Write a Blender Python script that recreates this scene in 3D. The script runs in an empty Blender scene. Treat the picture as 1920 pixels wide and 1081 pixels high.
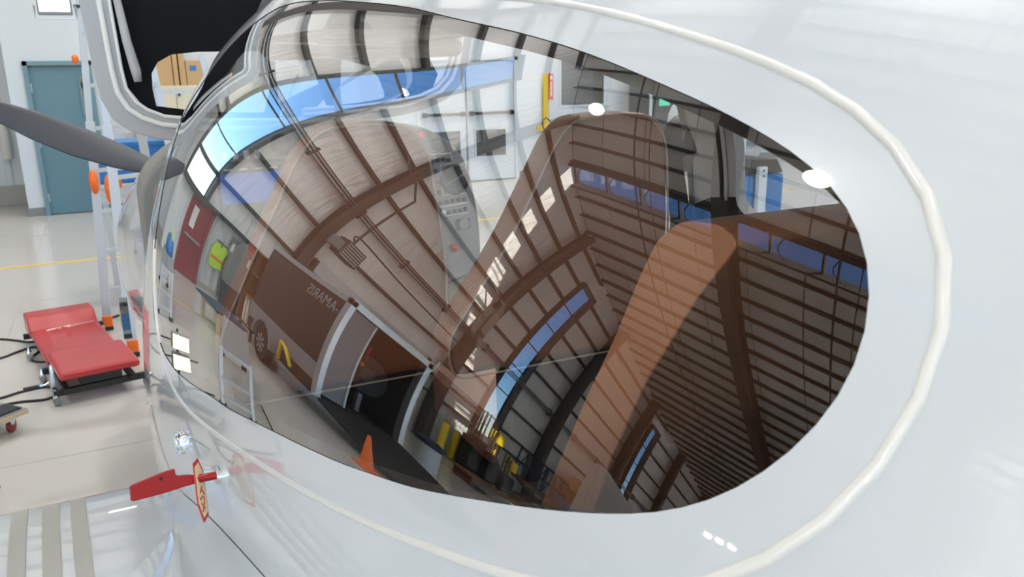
import bpy, bmesh, math, random
import numpy as np
from mathutils import Vector, Matrix
from mathutils.geometry import delaunay_2d_cdt
random.seed(7)
PI = math.pi
sc = bpy.context.scene
COL = sc.collection

# ------------------------------------------------------------------ camera
CAM = Vector((-0.8089, 0.0, 1.95))
YAW, PITCH, ROLL, FPX = 0.4513, -0.2639, -0.0159, 1530.3
cam_d = bpy.data.cameras.new('camera')
cam = bpy.data.objects.new('camera', cam_d)
COL.objects.link(cam)
cp, sp_ = math.cos(PITCH), math.sin(PITCH)
fw = Vector((math.sin(YAW) * cp, math.cos(YAW) * cp, sp_))
rt = Vector((math.cos(YAW), -math.sin(YAW), 0))
up = rt.cross(fw)
cr, sr = math.cos(ROLL), math.sin(ROLL)
ax, ay = rt * cr + up * sr, -rt * sr + up * cr
M = Matrix((ax, ay, -fw)).transposed().to_4x4()
M.translation = CAM
cam.matrix_world = M
cam_d.sensor_width = 36.0
cam_d.lens = FPX / 1920 * 36
cam_d.clip_start = 0.02
cam_d.clip_end = 500
cam_d.dof.use_dof = True
cam_d.dof.focus_distance = 1.25
cam_d.dof.aperture_fstop = cam_d.lens / 2.4
sc.camera = cam

# ------------------------------------------------------------------ sky, sun, exposure
sc.view_settings.view_transform = 'Standard'
sc.view_settings.look = 'None'
sc.view_settings.gamma = 1.0
sc.view_settings.exposure = 0.0
SUN_DIR = Vector((-0.46, 0.62, -1.0)).normalized()          # towards the ground
world = bpy.data.worlds.new('sky')
sc.world = world
world.use_nodes = True
nt = world.node_tree
bg = nt.nodes['Background']
sky = nt.nodes.new('ShaderNodeTexSky')
sky.sky_type = 'NISHITA'
sky.sun_disc = False
sky.sun_elevation = math.asin(-SUN_DIR.z)
sky.sun_rotation = math.atan2(-SUN_DIR.x, -SUN_DIR.y)
sky.air_density = 1.0
sky.dust_density = 0.1
sky.ozone_density = 5.0
hs = nt.nodes.new('ShaderNodeHueSaturation')
hs.inputs['Saturation'].default_value = 1.17
nt.links.new(sky.outputs[0], hs.inputs['Color'])
nt.links.new(hs.outputs[0], bg.inputs[0])
bg.inputs[1].default_value = 0.42
sun_d = bpy.data.lights.new('sun', 'SUN')
sun_d.energy = 28.0
sun_d.angle = 0.009
sun_d.color = (1.0, 0.93, 0.82)
sun = bpy.data.objects.new('sun', sun_d)
sun.rotation_euler = SUN_DIR.to_track_quat('-Z', 'Y').to_euler()
sun.location = (10, -20, 30)
COL.objects.link(sun)
LAMP_W = 170.0

# ------------------------------------------------------------------ materials
def mat(name, col, rough=0.5, metal=0.0, spec=0.5, coat=0.0, emit=None, es=1.0, bump=None, vary=None):
    m = bpy.data.materials.new(name)
    m.use_nodes = True
    n = m.node_tree.nodes
    b = n['Principled BSDF']
    b.inputs['Base Color'].default_value = (*col, 1)
    b.inputs['Roughness'].default_value = rough
    b.inputs['Metallic'].default_value = metal
    b.inputs['Specular IOR Level'].default_value = spec
    if coat:
        b.inputs['Coat Weight'].default_value = coat
        b.inputs['Coat Roughness'].default_value = 0.03
    if emit:
        b.inputs['Emission Color'].default_value = (*emit, 1)
        b.inputs['Emission Strength'].default_value = es
    L = m.node_tree.links
    if bump or vary:
        tc = n.new('ShaderNodeTexCoord')
    if bump:
        sc_, st, dist = bump[:3]
        mp = n.new('ShaderNodeMapping')
        mp.inputs['Scale'].default_value = bump[3] if len(bump) > 3 else (1, 1, 1)
        nz = n.new('ShaderNodeTexNoise')
        nz.inputs['Scale'].default_value = sc_
        nz.inputs['Detail'].default_value = 3
        bp = n.new('ShaderNodeBump')
        bp.inputs['Strength'].default_value = st
        bp.inputs['Distance'].default_value = dist
        L.new(tc.outputs['Object'], mp.inputs[0])
        L.new(mp.outputs[0], nz.inputs['Vector'])
        L.new(nz.outputs[0], bp.inputs['Height'])
        L.new(bp.outputs[0], b.inputs['Normal'])
    if vary:
        vs, amt = vary
        nz2 = n.new('ShaderNodeTexNoise')
        nz2.inputs['Scale'].default_value = vs
        nz2.inputs['Detail'].default_value = 4
        mx = n.new('ShaderNodeMix')
        mx.data_type = 'RGBA'
        mx.inputs[6].default_value = (*col, 1)
        mx.inputs[7].default_value = (*[c * amt for c in col], 1)
        L.new(tc.outputs['Object'], nz2.inputs['Vector'])
        L.new(nz2.outputs[0], mx.inputs[0])
        L.new(mx.outputs[2], b.inputs['Base Color'])
    return m

def glass_mat(name, tint=(0.96, 0.97, 0.97), k=2.0, ior=1.5):
    m = bpy.data.materials.new(name)
    m.use_nodes = True
    nt = m.node_tree
    n, L = nt.nodes, nt.links
    n.clear()
    out = n.new('ShaderNodeOutputMaterial')
    mix = n.new('ShaderNodeMixShader')
    tr = n.new('ShaderNodeBsdfTransparent')
    tr.inputs[0].default_value = (*tint, 1)
    gl = n.new('ShaderNodeBsdfGlossy')
    gl.inputs['Roughness'].default_value = 0.0
    gl.inputs['Color'].default_value = (1, 1, 1, 1)
    fr = n.new('ShaderNodeFresnel')
    geo = n.new('ShaderNodeNewGeometry')
    io = n.new('ShaderNodeMapRange')
    io.inputs['To Min'].default_value = ior
    io.inputs['To Max'].default_value = 1 / ior
    L.new(geo.outputs['Backfacing'], io.inputs['Value'])
    L.new(io.outputs[0], fr.inputs['IOR'])
    # k stacked reflecting faces: R = k F / (1 + (k - 1) F)
    nu = n.new('ShaderNodeMath'); nu.operation = 'MULTIPLY'; nu.inputs[1].default_value = k
    de = n.new('ShaderNodeMath'); de.operation = 'MULTIPLY_ADD'; de.inputs[1].default_value = k - 1; de.inputs[2].default_value = 1
    mu = n.new('ShaderNodeMath'); mu.operation = 'DIVIDE'; mu.use_clamp = True
    L.new(fr.outputs[0], nu.inputs[0]); L.new(fr.outputs[0], de.inputs[0])
    L.new(nu.outputs[0], mu.inputs[0]); L.new(de.outputs[0], mu.inputs[1])
    L.new(mu.outputs[0], mix.inputs[0])
    L.new(tr.outputs[0], mix.inputs[1])
    L.new(gl.outputs[0], mix.inputs[2])
    L.new(mix.outputs[0], out.inputs[0])
    return m

PAINT = mat('white_paint', (0.485, 0.515, 0.54), 0.28, coat=1.0, spec=0.4)
CREAM = mat('cream_highlight_paint', (0.60, 0.60, 0.575), 0.3, coat=0.6)  # highlight along the window recess edge, put into the bead colour
GLASS = glass_mat('acrylic_window', k=3.7, ior=1.53)
PANE = glass_mat('clear_pane', k=1.5)
LINER = mat('grey_cabin_trim', (0.56, 0.54, 0.51), 0.6)
DARKTRIM = mat('dark_cabin_trim', (0.022, 0.019, 0.017), 0.8)
GREYFRAME = mat('grey_door_frame', (0.38, 0.37, 0.355), 0.45)
SEAL = mat('pale_rubber_seal', (0.72, 0.70, 0.64), 0.5)
BLACKTRIM = mat('black_fabric', (0.006, 0.006, 0.007), 0.9, spec=0.2)
LEATHER = mat('brown_leather', (0.29, 0.115, 0.056), 0.5, bump=(260, 0.15, 0.001))
LEATHERLIT = mat('lit_brown_leather', (0.40, 0.165, 0.075), 0.5, bump=(260, 0.15, 0.001))  # brown leather again, lightened: window light on the rear seat put into the colour
PANELGREY = mat('panel_grey', (0.20, 0.20, 0.19), 0.55)
GLARE = mat('glareshield_grey', (0.22, 0.21, 0.19), 0.8)
BLADE = mat('blade_grey', (0.045, 0.048, 0.058), 0.4)
TAUPE = mat('taupe_paint', (0.50, 0.46, 0.43), 0.6)
CHROME = mat('chrome', (0.85, 0.85, 0.86), 0.08, metal=1)
ALU = mat('aluminium', (0.62, 0.63, 0.65), 0.32, metal=0.85)
ALUW = mat('pale_aluminium', (0.55, 0.56, 0.57), 0.4, metal=0.35)
STEEL = mat('dark_steel', (0.055, 0.053, 0.052), 0.55)
STEEL2 = mat('brown_steel', (0.062, 0.057, 0.053), 0.55)
INSUL = mat('white_insulation', (0.90, 0.885, 0.86), 0.45)
ROOFINS = mat('roof_insulation', (0.86, 0.84, 0.79), 0.6, bump=(1.6, 0.3, 0.06, (4, 0.4, 1)))
WALLWHITE = mat('white_wall_paint', (0.60, 0.645, 0.69), 0.45)
RIB = mat('ribbed_liner', (0.68, 0.70, 0.70), 0.45)
FLOORM = mat('epoxy_floor', (0.58, 0.56, 0.525), 0.17, spec=0.5, vary=(0.7, 0.9))
APRON = mat('concrete_apron', (0.42, 0.40, 0.37), 0.85, vary=(0.4, 0.85))
YELLOW = mat('yellow_paint', (0.85, 0.58, 0.02), 0.45)
YLINE = mat('yellow_floor_line', (0.80, 0.52, 0.10), 0.4)
REDVINYL = mat('red_vinyl', (0.43, 0.028, 0.030), 0.38, coat=0.3)
REDPAINT = mat('red_paint', (0.52, 0.02, 0.02), 0.35)
DARKRED = mat('dark_red_door', (0.27, 0.025, 0.03), 0.4)
REDANO = mat('red_anodised', (0.36, 0.014, 0.010), 0.35, metal=0.35)
BLACK = mat('black_plastic', (0.012, 0.012, 0.013), 0.45)
RUBBER = mat('black_rubber', (0.02, 0.02, 0.02), 0.7)
GREYPL = mat('grey_plastic', (0.22, 0.23, 0.24), 0.5)
ORANGE = mat('orange_plastic', (0.90, 0.17, 0.02), 0.4)
TEAL = mat('teal_door', (0.10, 0.20, 0.25), 0.35)
TEALF = mat('teal_frame', (0.14, 0.25, 0.30), 0.4)
CARD = mat('cardboard', (0.50, 0.32, 0.16), 0.8)
BEIGE = mat('beige_metal', (0.62, 0.56, 0.42), 0.45)
BLUE = mat('blue_plastic', (0.02, 0.16, 0.42), 0.4)
NAVY = mat('navy_mat', (0.02, 0.035, 0.08), 0.6)
CONC = mat('concrete_curb', (0.45, 0.43, 0.38), 0.8)
GREYBASE = mat('grey_baseboard', (0.20, 0.21, 0.22), 0.6)
TRAILER = mat('black_trailer', (0.022, 0.020, 0.020), 0.35)
PLY = mat('plywood', (0.62, 0.48, 0.30), 0.6)
WOODBR = mat('brown_board', (0.20, 0.09, 0.04), 0.6)
GRIP = mat('grip_strip', (0.34, 0.335, 0.31), 0.8, bump=(400, 0.5, 0.001))
LIMEV = mat('lime_vest', (0.55, 0.85, 0.03), 0.7)
DKGLASS = mat('dark_glass', (0.02, 0.022, 0.025), 0.05, spec=0.8)
CREAMP = mat('cream_placard', (0.80, 0.66, 0.36), 0.5)
WHITEINK = mat('white_ink', (0.75, 0.75, 0.72), 0.6)
GREYINK = mat('grey_ink', (0.20, 0.20, 0.20), 0.5)
PFDBLUE = mat('blue_screen', (0.02, 0.05, 0.2), 0.2, emit=(0.05, 0.20, 0.75), es=0.55)
PFDDARK = mat('dark_screen', (0.02, 0.02, 0.02), 0.2, emit=(0.09, 0.10, 0.09), es=0.6)
REDLITE = mat('red_annunciator', (0.5, 0.05, 0.05), 0.4, emit=(0.8, 0.1, 0.08), es=0.25)
LAMPM = mat('lamp_glow', (1, 1, 1), 0.4, emit=(1.0, 0.80, 0.48), es=75.0)
LEDM = mat('led_glow', (1, 1, 1), 0.4, emit=(1.0, 0.74, 0.30), es=1.9)
FLOODM = mat('flood_glow', (1, 1, 1), 0.4, emit=(1.0, 0.90, 0.70), es=7.0)
TOWERM = mat('tower_lamp_glow', (1, 1, 1), 0.4, emit=(1.0, 0.88, 0.66), es=32.0)
GREENL = mat('green_light', (0.05, 0.3, 0.2), 0.4, emit=(0.1, 0.7, 0.45), es=0.7)
GOLD = mat('gold_reflector', (0.75, 0.55, 0.25), 0.2, metal=1)

PIPING = mat('pale_piping', (0.45, 0.33, 0.25), 0.5)
def wrinkled(m, sx, sz, scale, strength, dist):
    # wrinkles of the facing foil, laid out along world position so that no two panels match
    n, L = m.node_tree.nodes, m.node_tree.links
    g = n.new('ShaderNodeNewGeometry'); mp = n.new('ShaderNodeMapping'); nz = n.new('ShaderNodeTexNoise'); bp = n.new('ShaderNodeBump')
    mp.inputs['Scale'].default_value = (sx, 1, sz)
    nz.inputs['Scale'].default_value = scale; nz.inputs['Detail'].default_value = 5; nz.inputs['Distortion'].default_value = 0.6
    bp.inputs['Strength'].default_value = strength; bp.inputs['Distance'].default_value = dist
    L.new(g.outputs['Position'], mp.inputs[0]); L.new(mp.outputs[0], nz.inputs['Vector'])
    L.new(nz.outputs[0], bp.inputs['Height']); L.new(bp.outputs[0], n['Principled BSDF'].inputs['Normal'])
INSUL.node_tree.nodes['Principled BSDF'].inputs['Roughness'].default_value = 0.35
wrinkled(INSUL, 3.2, 0.55, 1.6, 0.9, 0.09)
# ------------------------------------------------------------------ mesh helpers
ORG = {}
def wpos(o):
    p = Vector((0, 0, 0))
    while o:
        p = p + Vector(o.location)
        o = o.parent
    return p

class MB:
    """collects verts / faces in world coordinates; build() links one mesh object"""
    def __init__(s):
        s.v, s.f = [], []
    def add(s, vs, fs):
        b = len(s.v)
        s.v += [tuple(v) for v in vs]
        s.f += [tuple(i + b for i in f) for f in fs]
        return s
    def box(s, x0, x1, y0, y1, z0, z1, T=None):
        vs = [Vector((x, y, z)) for x in (x0, x1) for y in (y0, y1) for z in (z0, z1)]
        if T: vs = [T @ v for v in vs]
        return s.add(vs, [(0, 1, 3, 2), (4, 6, 7, 5), (0, 4, 5, 1), (2, 3, 7, 6), (0, 2, 6, 4), (1, 5, 7, 3)])
    def bar(s, p0, p1, w, h, upv=(0, 0, 1)):
        p0, p1 = Vector(p0), Vector(p1)
        d = (p1 - p0).normalized()
        u = Vector(upv)
        a = d.cross(u)
        if a.length < 1e-4: a = d.cross(Vector((0, 1, 0)))
        a.normalize()
        b = a.cross(d)
        vs = [p + a * (sx * w / 2) + b * (sz * h / 2) for p in (p0, p1) for sx in (-1, 1) for sz in (-1, 1)]
        return s.add(vs, [(0, 1, 3, 2), (4, 6, 7, 5), (0, 4, 5, 1), (2, 3, 7, 6), (0, 2, 6, 4), (1, 5, 7, 3)])
    def tube(s, pts, r, n=8, closed=False, cap=True):
        pts = [Vector(p) for p in pts]
        rs = r if isinstance(r, (list, tuple)) else [r] * len(pts)
        rings = []
        m = len(pts)
        ref = None
        for i, p in enumerate(pts):
            a = pts[(i - 1) % m] if (closed or i > 0) else p
            b = pts[(i + 1) % m] if (closed or i < m - 1) else p
            d = (b - a).normalized()
            if ref is None:
                ref = d.orthogonal().normalized()
            ref = (ref - d * ref.dot(d))
            if ref.length < 1e-5: ref = d.orthogonal()
            ref.normalize()
            q = d.cross(ref)
            rings.append([p + (ref * math.cos(2 * PI * k / n) + q * math.sin(2 * PI * k / n)) * rs[i] for k in range(n)])
        vs = [v for rg in rings for v in rg]
        fs = []
        for i in range(m if closed else m - 1):
            j = (i + 1) % m
            for k in range(n):
                fs.append((i * n + k, i * n + (k + 1) % n, j * n + (k + 1) % n, j * n + k))
        if cap and not closed:
            fs.append(tuple(range(n - 1, -1, -1)))
            fs.append(tuple((m - 1) * n + k for k in range(n)))
        return s.add(vs, fs)
    def lathe(s, prof, c, axis=(0, 0, 1), n=24):
        """prof: list of (radius, height)"""
        c = Vector(c)
        a = Vector(axis).normalized()
        u = a.orthogonal().normalized()
        w = a.cross(u)
        vs = []
        for r, h in prof:
            for k in range(n):
                t = 2 * PI * k / n
                vs.append(c + a * h + (u * math.cos(t) + w * math.sin(t)) * r)
        fs = []
        for i in range(len(prof) - 1):
            for k in range(n):
                fs.append((i * n + k, i * n + (k + 1) % n, (i + 1) * n + (k + 1) % n, (i + 1) * n + k))
        fs.append(tuple(range(n - 1, -1, -1)))
        fs.append(tuple((len(prof) - 1) * n + k for k in range(n)))
        return s.add(vs, fs)
    def prism(s, poly, ax_, d0, d1):
        """poly in the two other axes (in xyz order), extruded along axis ax_ from d0 to d1"""
        def mk(a, b, d):
            return {0: (d, a, b), 1: (a, d, b), 2: (a, b, d)}[ax_]
        n = len(poly)
        vs = [mk(a, b, d0) for a, b in poly] + [mk(a, b, d1) for a, b in poly]
        fs = [tuple(range(n)), tuple(range(2 * n - 1, n - 1, -1))]
        for i in range(n):
            j = (i + 1) % n
            fs.append((i, i + n, j + n, j))
        return s.add(vs, fs)
    def ring(s, outer, inner, ax_, d0, d1):
        """frame between two outlines with equal point counts (open or closed given by equal ends)"""
        def mk(a, b, d):
            return {0: (d, a, b), 1: (a, d, b), 2: (a, b, d)}[ax_]
        n = len(outer)
        vs = []
        for d in (d0, d1):
            vs += [mk(a, b, d) for a, b in outer] + [mk(a, b, d) for a, b in inner]
        fs = []
        for i in range(n - 1):
            j = i + 1
            fs += [(i, j, n + j, n + i), (2 * n + i, 3 * n + i, 3 * n + j, 2 * n + j),
                   (i, 2 * n + i, 2 * n + j, j), (n + i, n + j, 3 * n + j, 3 * n + i)]
        fs += [(0, n, 3 * n, 2 * n), (n - 1, 3 * n - 1, 4 * n - 1, 2 * n - 1)]
        return s.add(vs, fs)
    def build(s, name, m, parent=None, bevel=0.0, seg=2, smooth=False, sub=0, recalc=True):
        o0 = wpos(parent) if parent else Vector((0, 0, 0))
        me = bpy.data.meshes.new(name)
        me.from_pydata([Vector(v) - o0 for v in s.v], [], s.f)
        if recalc or bevel:
            bm = bmesh.new()
            bm.from_mesh(me)
            if recalc: bmesh.ops.recalc_face_normals(bm, faces=bm.faces)
            if bevel:
                es = [e for e in bm.edges if len(e.link_faces) == 2 and e.calc_face_angle(0) > 0.5]
                bmesh.ops.bevel(bm, geom=es, offset=bevel, segments=seg, profile=0.6, affect='EDGES', clamp_overlap=True)
            bm.to_mesh(me)
            bm.free()
        me.materials.append(m)
        if smooth:
            me.polygons.foreach_set('use_smooth', [True] * len(me.polygons))
        o = bpy.data.objects.new(name, me)
        COL.objects.link(o)
        if parent: o.parent = parent
        if smooth == 'auto':
            me.set_sharp_from_angle(angle=0.7)
        if sub:
            md = o.modifiers.new('subsurf', 'SUBSURF')
            md.levels = md.render_levels = sub
        return o

def tag(o, label, cat, group=None):
    o['label'] = label
    o['category'] = cat
    if group: o['group'] = group
    return o
def thing(name, loc, label, cat, group=None):
    o = bpy.data.objects.new(name, None)
    o.empty_display_size = 0.1
    o.location = loc
    COL.objects.link(o)
    return tag(o, label, cat, group)
def structure(o):
    o['kind'] = 'structure'
    return o
def holder(name, loc=(0, 0, 0)):
    o = bpy.data.objects.new(name, None)
    o.location = loc
    o.empty_display_size = 0.1
    COL.objects.link(o)
    o['kind'] = 'structure'
    return o
def shared(name, me, parent, loc, scale=(1, 1, 1), rot=(0, 0, 0)):
    o = bpy.data.objects.new(name, me)
    COL.objects.link(o)
    o.parent = parent
    o.location = Vector(loc) - wpos(parent)
    o.scale = scale
    o.rotation_euler = rot
    return o
def text_mesh(name, body, size, m, M4, parent, ext=0.0008, align='CENTER', shear=0.0):
    cu = bpy.data.curves.new(name + '_c', 'FONT')
    cu.body = body
    cu.size = size
    cu.align_x = align
    cu.align_y = 'CENTER'
    cu.extrude = ext
    cu.shear = shear
    t = bpy.data.objects.new(name + '_c', cu)
    COL.objects.link(t)
    dg = bpy.context.evaluated_depsgraph_get()
    me = bpy.data.meshes.new_from_object(t.evaluated_get(dg))
    bpy.data.objects.remove(t)
    o0 = wpos(parent)
    me.transform(Matrix.Translation(-o0) @ M4)
    me.materials.clear()
    me.materials.append(m)
    me.name = name
    o = bpy.data.objects.new(name, me)
    COL.objects.link(o)
    o.parent = parent
    return o
def frame(o, x, y):
    """4x4 from origin, x axis, y axis"""
    x = Vector(x).normalized()
    y = Vector(y)
    y = (y - x * y.dot(x)).normalized()
    z = x.cross(y)
    m = Matrix((x, y, z)).transposed().to_4x4()
    m.translation = Vector(o)
    return m
def arc_round(poly, r, n=5):
    """round the corners of a 2-D polygon"""
    out = []
    m = len(poly)
    for i in range(m):
        p0, p1, p2 = (Vector(poly[(i + k) % m]) for k in (-1, 0, 1))
        a, b = (p0 - p1), (p2 - p1)
        rr = min(r, a.length * 0.45, b.length * 0.45)
        a, b = p1 + a.normalized() * rr, p1 + b.normalized() * rr
        for k in range(n + 1):
            t = k / n
            out.append(tuple(a * (1 - t) ** 2 + p1 * 2 * t * (1 - t) + b * t * t))
    return out
# ================================================================== HANGAR
YP = 13.56
def roofz(x): return 14.66 + 0.0958 * x
XL, XR, YB = -50.0, 16.0, -26.0

b = MB().box(XL, XR + 4, YB, 15.1, -0.12, 0.0)
floor = structure(b.build('floor', FLOORM))
b = MB().box(-120, 90, -120, YB, -0.16, -0.02).box(-120, 90, 15.1, 120, -0.16, -0.02)
structure(b.build('trim_1', APRON)); bpy.data.objects['trim_1'].name = 'ground'
# painted yellow line and saw-cut joints on the floor
ln = holder('floor_line'); ln.parent = floor
b = MB(); b.box(-14, 9, 9.80, 9.88, 0.0, 0.003); b.build('painted_line', YLINE, ln)
for i, x in enumerate((-12.8, -9.1, -5.4, -1.7, 2.0, 5.7, 9.4)):
    MB().box(x - 0.003, x + 0.003, YB, 13.4, 0.0, 0.0012).build('joint', CONC, ln)
for y in (-20, -13, -6, -2.5, 1.0, 4.6, 8.2, 11.7):
    MB().box(-20, 14, y - 0.003, y + 0.003, 0.0, 0.0012).build('joint', CONC, ln)

# ---- front wall: outer sheet, columns, girts, insulation blankets, glazed strips
wf = holder('wall_front', (0, YP, 0))
STRIPS = [(-4.65, -3.5, 2.05, 11.6), (-17.75, -16.6, 1.6, 11.75), (-29.2, -28.1, 1.6, 10.6), (-42.4, -41.2, 1.6, 9.7)]
COLS = [-38.4, -32.3, -26.45, -20.4, -14.1, -7.43, -0.8, 5.9, 12.5]
GIRTS = [2.05, 2.84, 4.12, 5.5, 6.55, 7.75, 9.05, 10.3, 11.5, 12.7, 13.9]
b = MB()
xs = [XL] + [v for s in sorted(STRIPS) for v in s[:2]] + [-3.4, -1.95, XR]
xs = sorted(xs)
for i in range(len(xs) - 1):
    x0, x1 = xs[i], xs[i + 1]
    st = [s for s in STRIPS if abs(s[0] - x0) < .01 and abs(s[1] - x1) < .01]
    if st:
        b.box(x0, x1, YP, YP + 0.1, 0, st[0][2])
        b.prism([(x0, st[0][3]), (x1, st[0][3]), (x1, roofz(x1)), (x0, roofz(x0))], 1, YP, YP + 0.1)
    else:
        zb = 3.75 if abs(x0 + 3.4) < .01 else 0
        b.prism([(x0, zb), (x1, zb), (x1, roofz(x1)), (x0, roofz(x0))], 1, YP, YP + 0.1)
# recess beside the white partition
b.box(-3.5, -1.85, 14.87, 14.97, 0, 3.8).box(-3.5, -3.4, YP, 14.97, 0, 3.8).box(-3.5, -1.85, YP, 14.97, 3.75, 3.85)
b.build('outer_sheet', INSUL, wf)

um = MB()
nx, nz = 6, 5
vs, fs = [], []
for j in range(nz + 1):
    for i in range(nx + 1):
        u, v = i / nx, j / nz
        d = (1 - abs(2 * u - 1) ** 4) * (1 - abs(2 * v - 1) ** 4)
        vs.append((u - 0.5, -d * (0.055 + 0.012 * math.sin(7 * u + 3 * v)), v))
for j in range(nz):
    for i in range(nx):
        a = j * (nx + 1) + i
        fs.append((a, a + 1, a + nx + 2, a + nx + 1))
um.add(vs, fs)
proto = um.build('insulation_panel', INSUL, wf, smooth=True, recalc=False)
pm = proto.data
first = True
cnt = 0
PW = 1.33
x = 5.9
rest = MB()
while x > -46:
    x0 = x - PW
    xc_ = (x + x0) / 2
    for k in range(len(GIRTS)):
        z0 = GIRTS[k]
        z1 = min(GIRTS[k + 1] if k + 1 < len(GIRTS) else 99, roofz(x0) - 0.25)
        if z1 - z0 < 0.25: continue
        a0, a1 = x0, x
        skip = False
        for s in STRIPS:
            if a1 > s[0] - .06 and a0 < s[1] + .06 and z1 > s[2] and z0 < s[3] - 0.2:
                if s[0] - .06 - a0 > 0.2: a1 = s[0] - .06
                elif a1 - (s[1] + .06) > 0.2: a0 = s[1] + .06
                else: skip = True
        if skip: continue
        if z0 < 3.2 and -13.4 < xc_ < -8.0: continue
        if z0 < 3.6 and xc_ > -3.4: continue
        if cnt < 300 and (a1 - a0) > .3:
            cnt += 1
            if first:
                proto.location = Vector(((a0 + a1) / 2, YP - 0.004, z0)) - wpos(wf)
                proto.scale = (a1 - a0 - 0.02, 1, z1 - z0)
                first = False
            else:
                shared('insulation_panel', pm, wf, ((a0 + a1) / 2, YP - 0.004, z0), (a1 - a0 - 0.02, 1, z1 - z0))
        else:
            rest.box(a0 + .01, a1 - .01, YP - 0.05, YP - 0.004, z0, z1)
    x = x0
if rest.v:
    o = rest.build('far_insulation', INSUL, wf, bevel=0.02)
    o['kind'] = 'stuff'
for z in GIRTS:
    x0 = max(XL, (z + 0.3 - 14.66) / 0.0958)
    cuts = [(max(x0, XL), -33.0), (-33.0, XR)] if x0 < -33 else [(x0, XR)]
    if z < 3.8: cuts = [(XL, -33.0), (-33.0, -3.5)]
    for (c0, c1) in cuts:
        if c1 - c0 < 0.5: continue
        segs = []
        c_ = c0
        for s in sorted(STRIPS):
            if c0 < s[0] and s[1] < c1 and s[2] < z < s[3]:
                segs.append((c_, s[0] - .05)); c_ = s[1] + .05
        segs.append((c_, c1))
        g = MB()
        for (s0, s1) in segs:
            g.box(s0, s1, YP - 0.19, YP - 0.178, z - 0.055, z + 0.055).box(s0, s1, YP - 0.19, YP - 0.02, z + 0.045, z + 0.055)
            g.box(s0, s1, YP - 0.19, YP - 0.02, z - 0.055, z - 0.045)
        g.build('girt', STEEL, wf)
for xcol in COLS:
    g = MB()
    zt = roofz(xcol) - 0.3
    zb = 0 if xcol < -3 else 3.56
    g.box(xcol - 0.17, xcol + 0.17, YP - 0.62, YP - 0.59, zb, zt).box(xcol - 0.17, xcol + 0.17, YP - 0.25, YP - 0.22, zb, zt)
    g.box(xcol - 0.015, xcol + 0.015, YP - 0.6, YP - 0.23, zb, zt)
    c = g.build('column', STEEL2, wf)
    g = MB()
    if zb == 0: g.box(xcol - 0.25, xcol + 0.25, YP - 0.7, YP - 0.15, 0, 0.03)
    for z in GIRTS[3::2]:
        if z < zt - .4:
            g.bar((xcol, YP - 0.58, z - 0.45), (xcol + 0.75, YP - 0.2, z), 0.05, 0.05)
    if g.v: g.build('flange_brace', STEEL, c)
# door-post pair around each glazed strip and its panes
for i, (x0, x1, z0, z1) in enumerate(STRIPS):
    w = holder('window_%d' % (i + 1), ((x0 + x1) / 2, YP, z0))
    MB().box(x0 - 0.1, x0, YP - 0.2, YP + 0.1, z0, z1).build('jamb', STEEL, w)
    MB().box(x1, x1 + 0.1, YP - 0.2, YP + 0.1, z0, z1).build('jamb', STEEL, w)
    MB().box(x0 - 0.1, x1 + 0.1, YP - 0.2, YP + 0.1, z0 - 0.12, z0).build('sill', STEEL, w)
    MB().box(x0 - 0.1, x1 + 0.1, YP - 0.2, YP + 0.1, z1, z1 + 0.12).build('head', STEEL, w)
    nz_ = round((z1 - z0) / 1.55)
    zz = [z0 + (z1 - z0) * k / nz_ for k in range(nz_ + 1)]
    for k in range(len(zz) - 1):
        MB().box(x0, x1, YP + 0.035, YP + 0.04, zz[k] + 0.02, zz[k + 1] - 0.02).build('pane', PANE, w)
        if k: MB().box(x0, x1, YP + 0.0, YP + 0.07, zz[k] - 0.02, zz[k] + 0.02).build('glazing_bar', STEEL, w)
# conduit bundle running along the wall
cd = holder('trim_2', (0, YP, 5.4))
for k in range(5):
    z = 5.32 + 0.055 * k
    MB().tube([(XL, YP - 0.30 - 0.02 * (k % 2), z), (5, YP - 0.30 - 0.02 * (k % 2), z)], 0.018, 6).build('conduit', ALU if k % 2 else STEEL, cd)
for k in range(16):
    xx = -3.0 - 2.4 * k
    MB().box(xx - 0.03, xx + 0.03, YP - 0.36, YP - 0.2, 5.22, 5.62).build('bracket', STEEL, cd)
# ribbed steel liner along the foot of the wall
lw = holder('trim_3', (0, YP, 0))
def ribbed(x0, x1, y, z0, z1, m, par, step=0.2):
    pts = []
    x = x0
    while x < x1 - 1e-6:
        pts += [(x, y), (x + step * .6, y), (x + step * .68, y - 0.028), (x + step * .92, y - 0.028)]
        x += step
    pts.append((x1, y))
    bb = MB()
    vs = [(a, c, z0) for a, c in pts] + [(a, c, z1) for a, c in pts]
    n = len(pts)
    bb.add(vs, [(i, i + 1, n + i + 1, n + i) for i in range(n - 1)])
    return bb.build('ribbed_sheet', m, par, recalc=False)
for (x0, x1) in ((-8.0, -5.12), (-4.24, -3.4), (-20, -14.3), (-26, -20.2), (-40, -26)):
    ribbed(x0, x1, YP - 0.01, 0.15, 2.0, RIB, lw)
ribbed(-3.4, -1.95, 14.86, 0.3, 3.75, RIB, lw, 0.3)
bs = structure(MB().box(-8.0, -5.12, YP - 0.08, YP, 0, 0.15).box(-4.24, -3.4, YP - 0.08, YP, 0, 0.15).box(-46, -14.3, YP - .08, YP, 0, .15).build('baseboard_rear', CONC))
bs.name = 'baseboard_port'
structure(MB().box(-3.4, -1.95, 14.78, 14.87, 0, 0.3).build('baseboard_recess', CONC, bevel=0.01))

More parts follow.
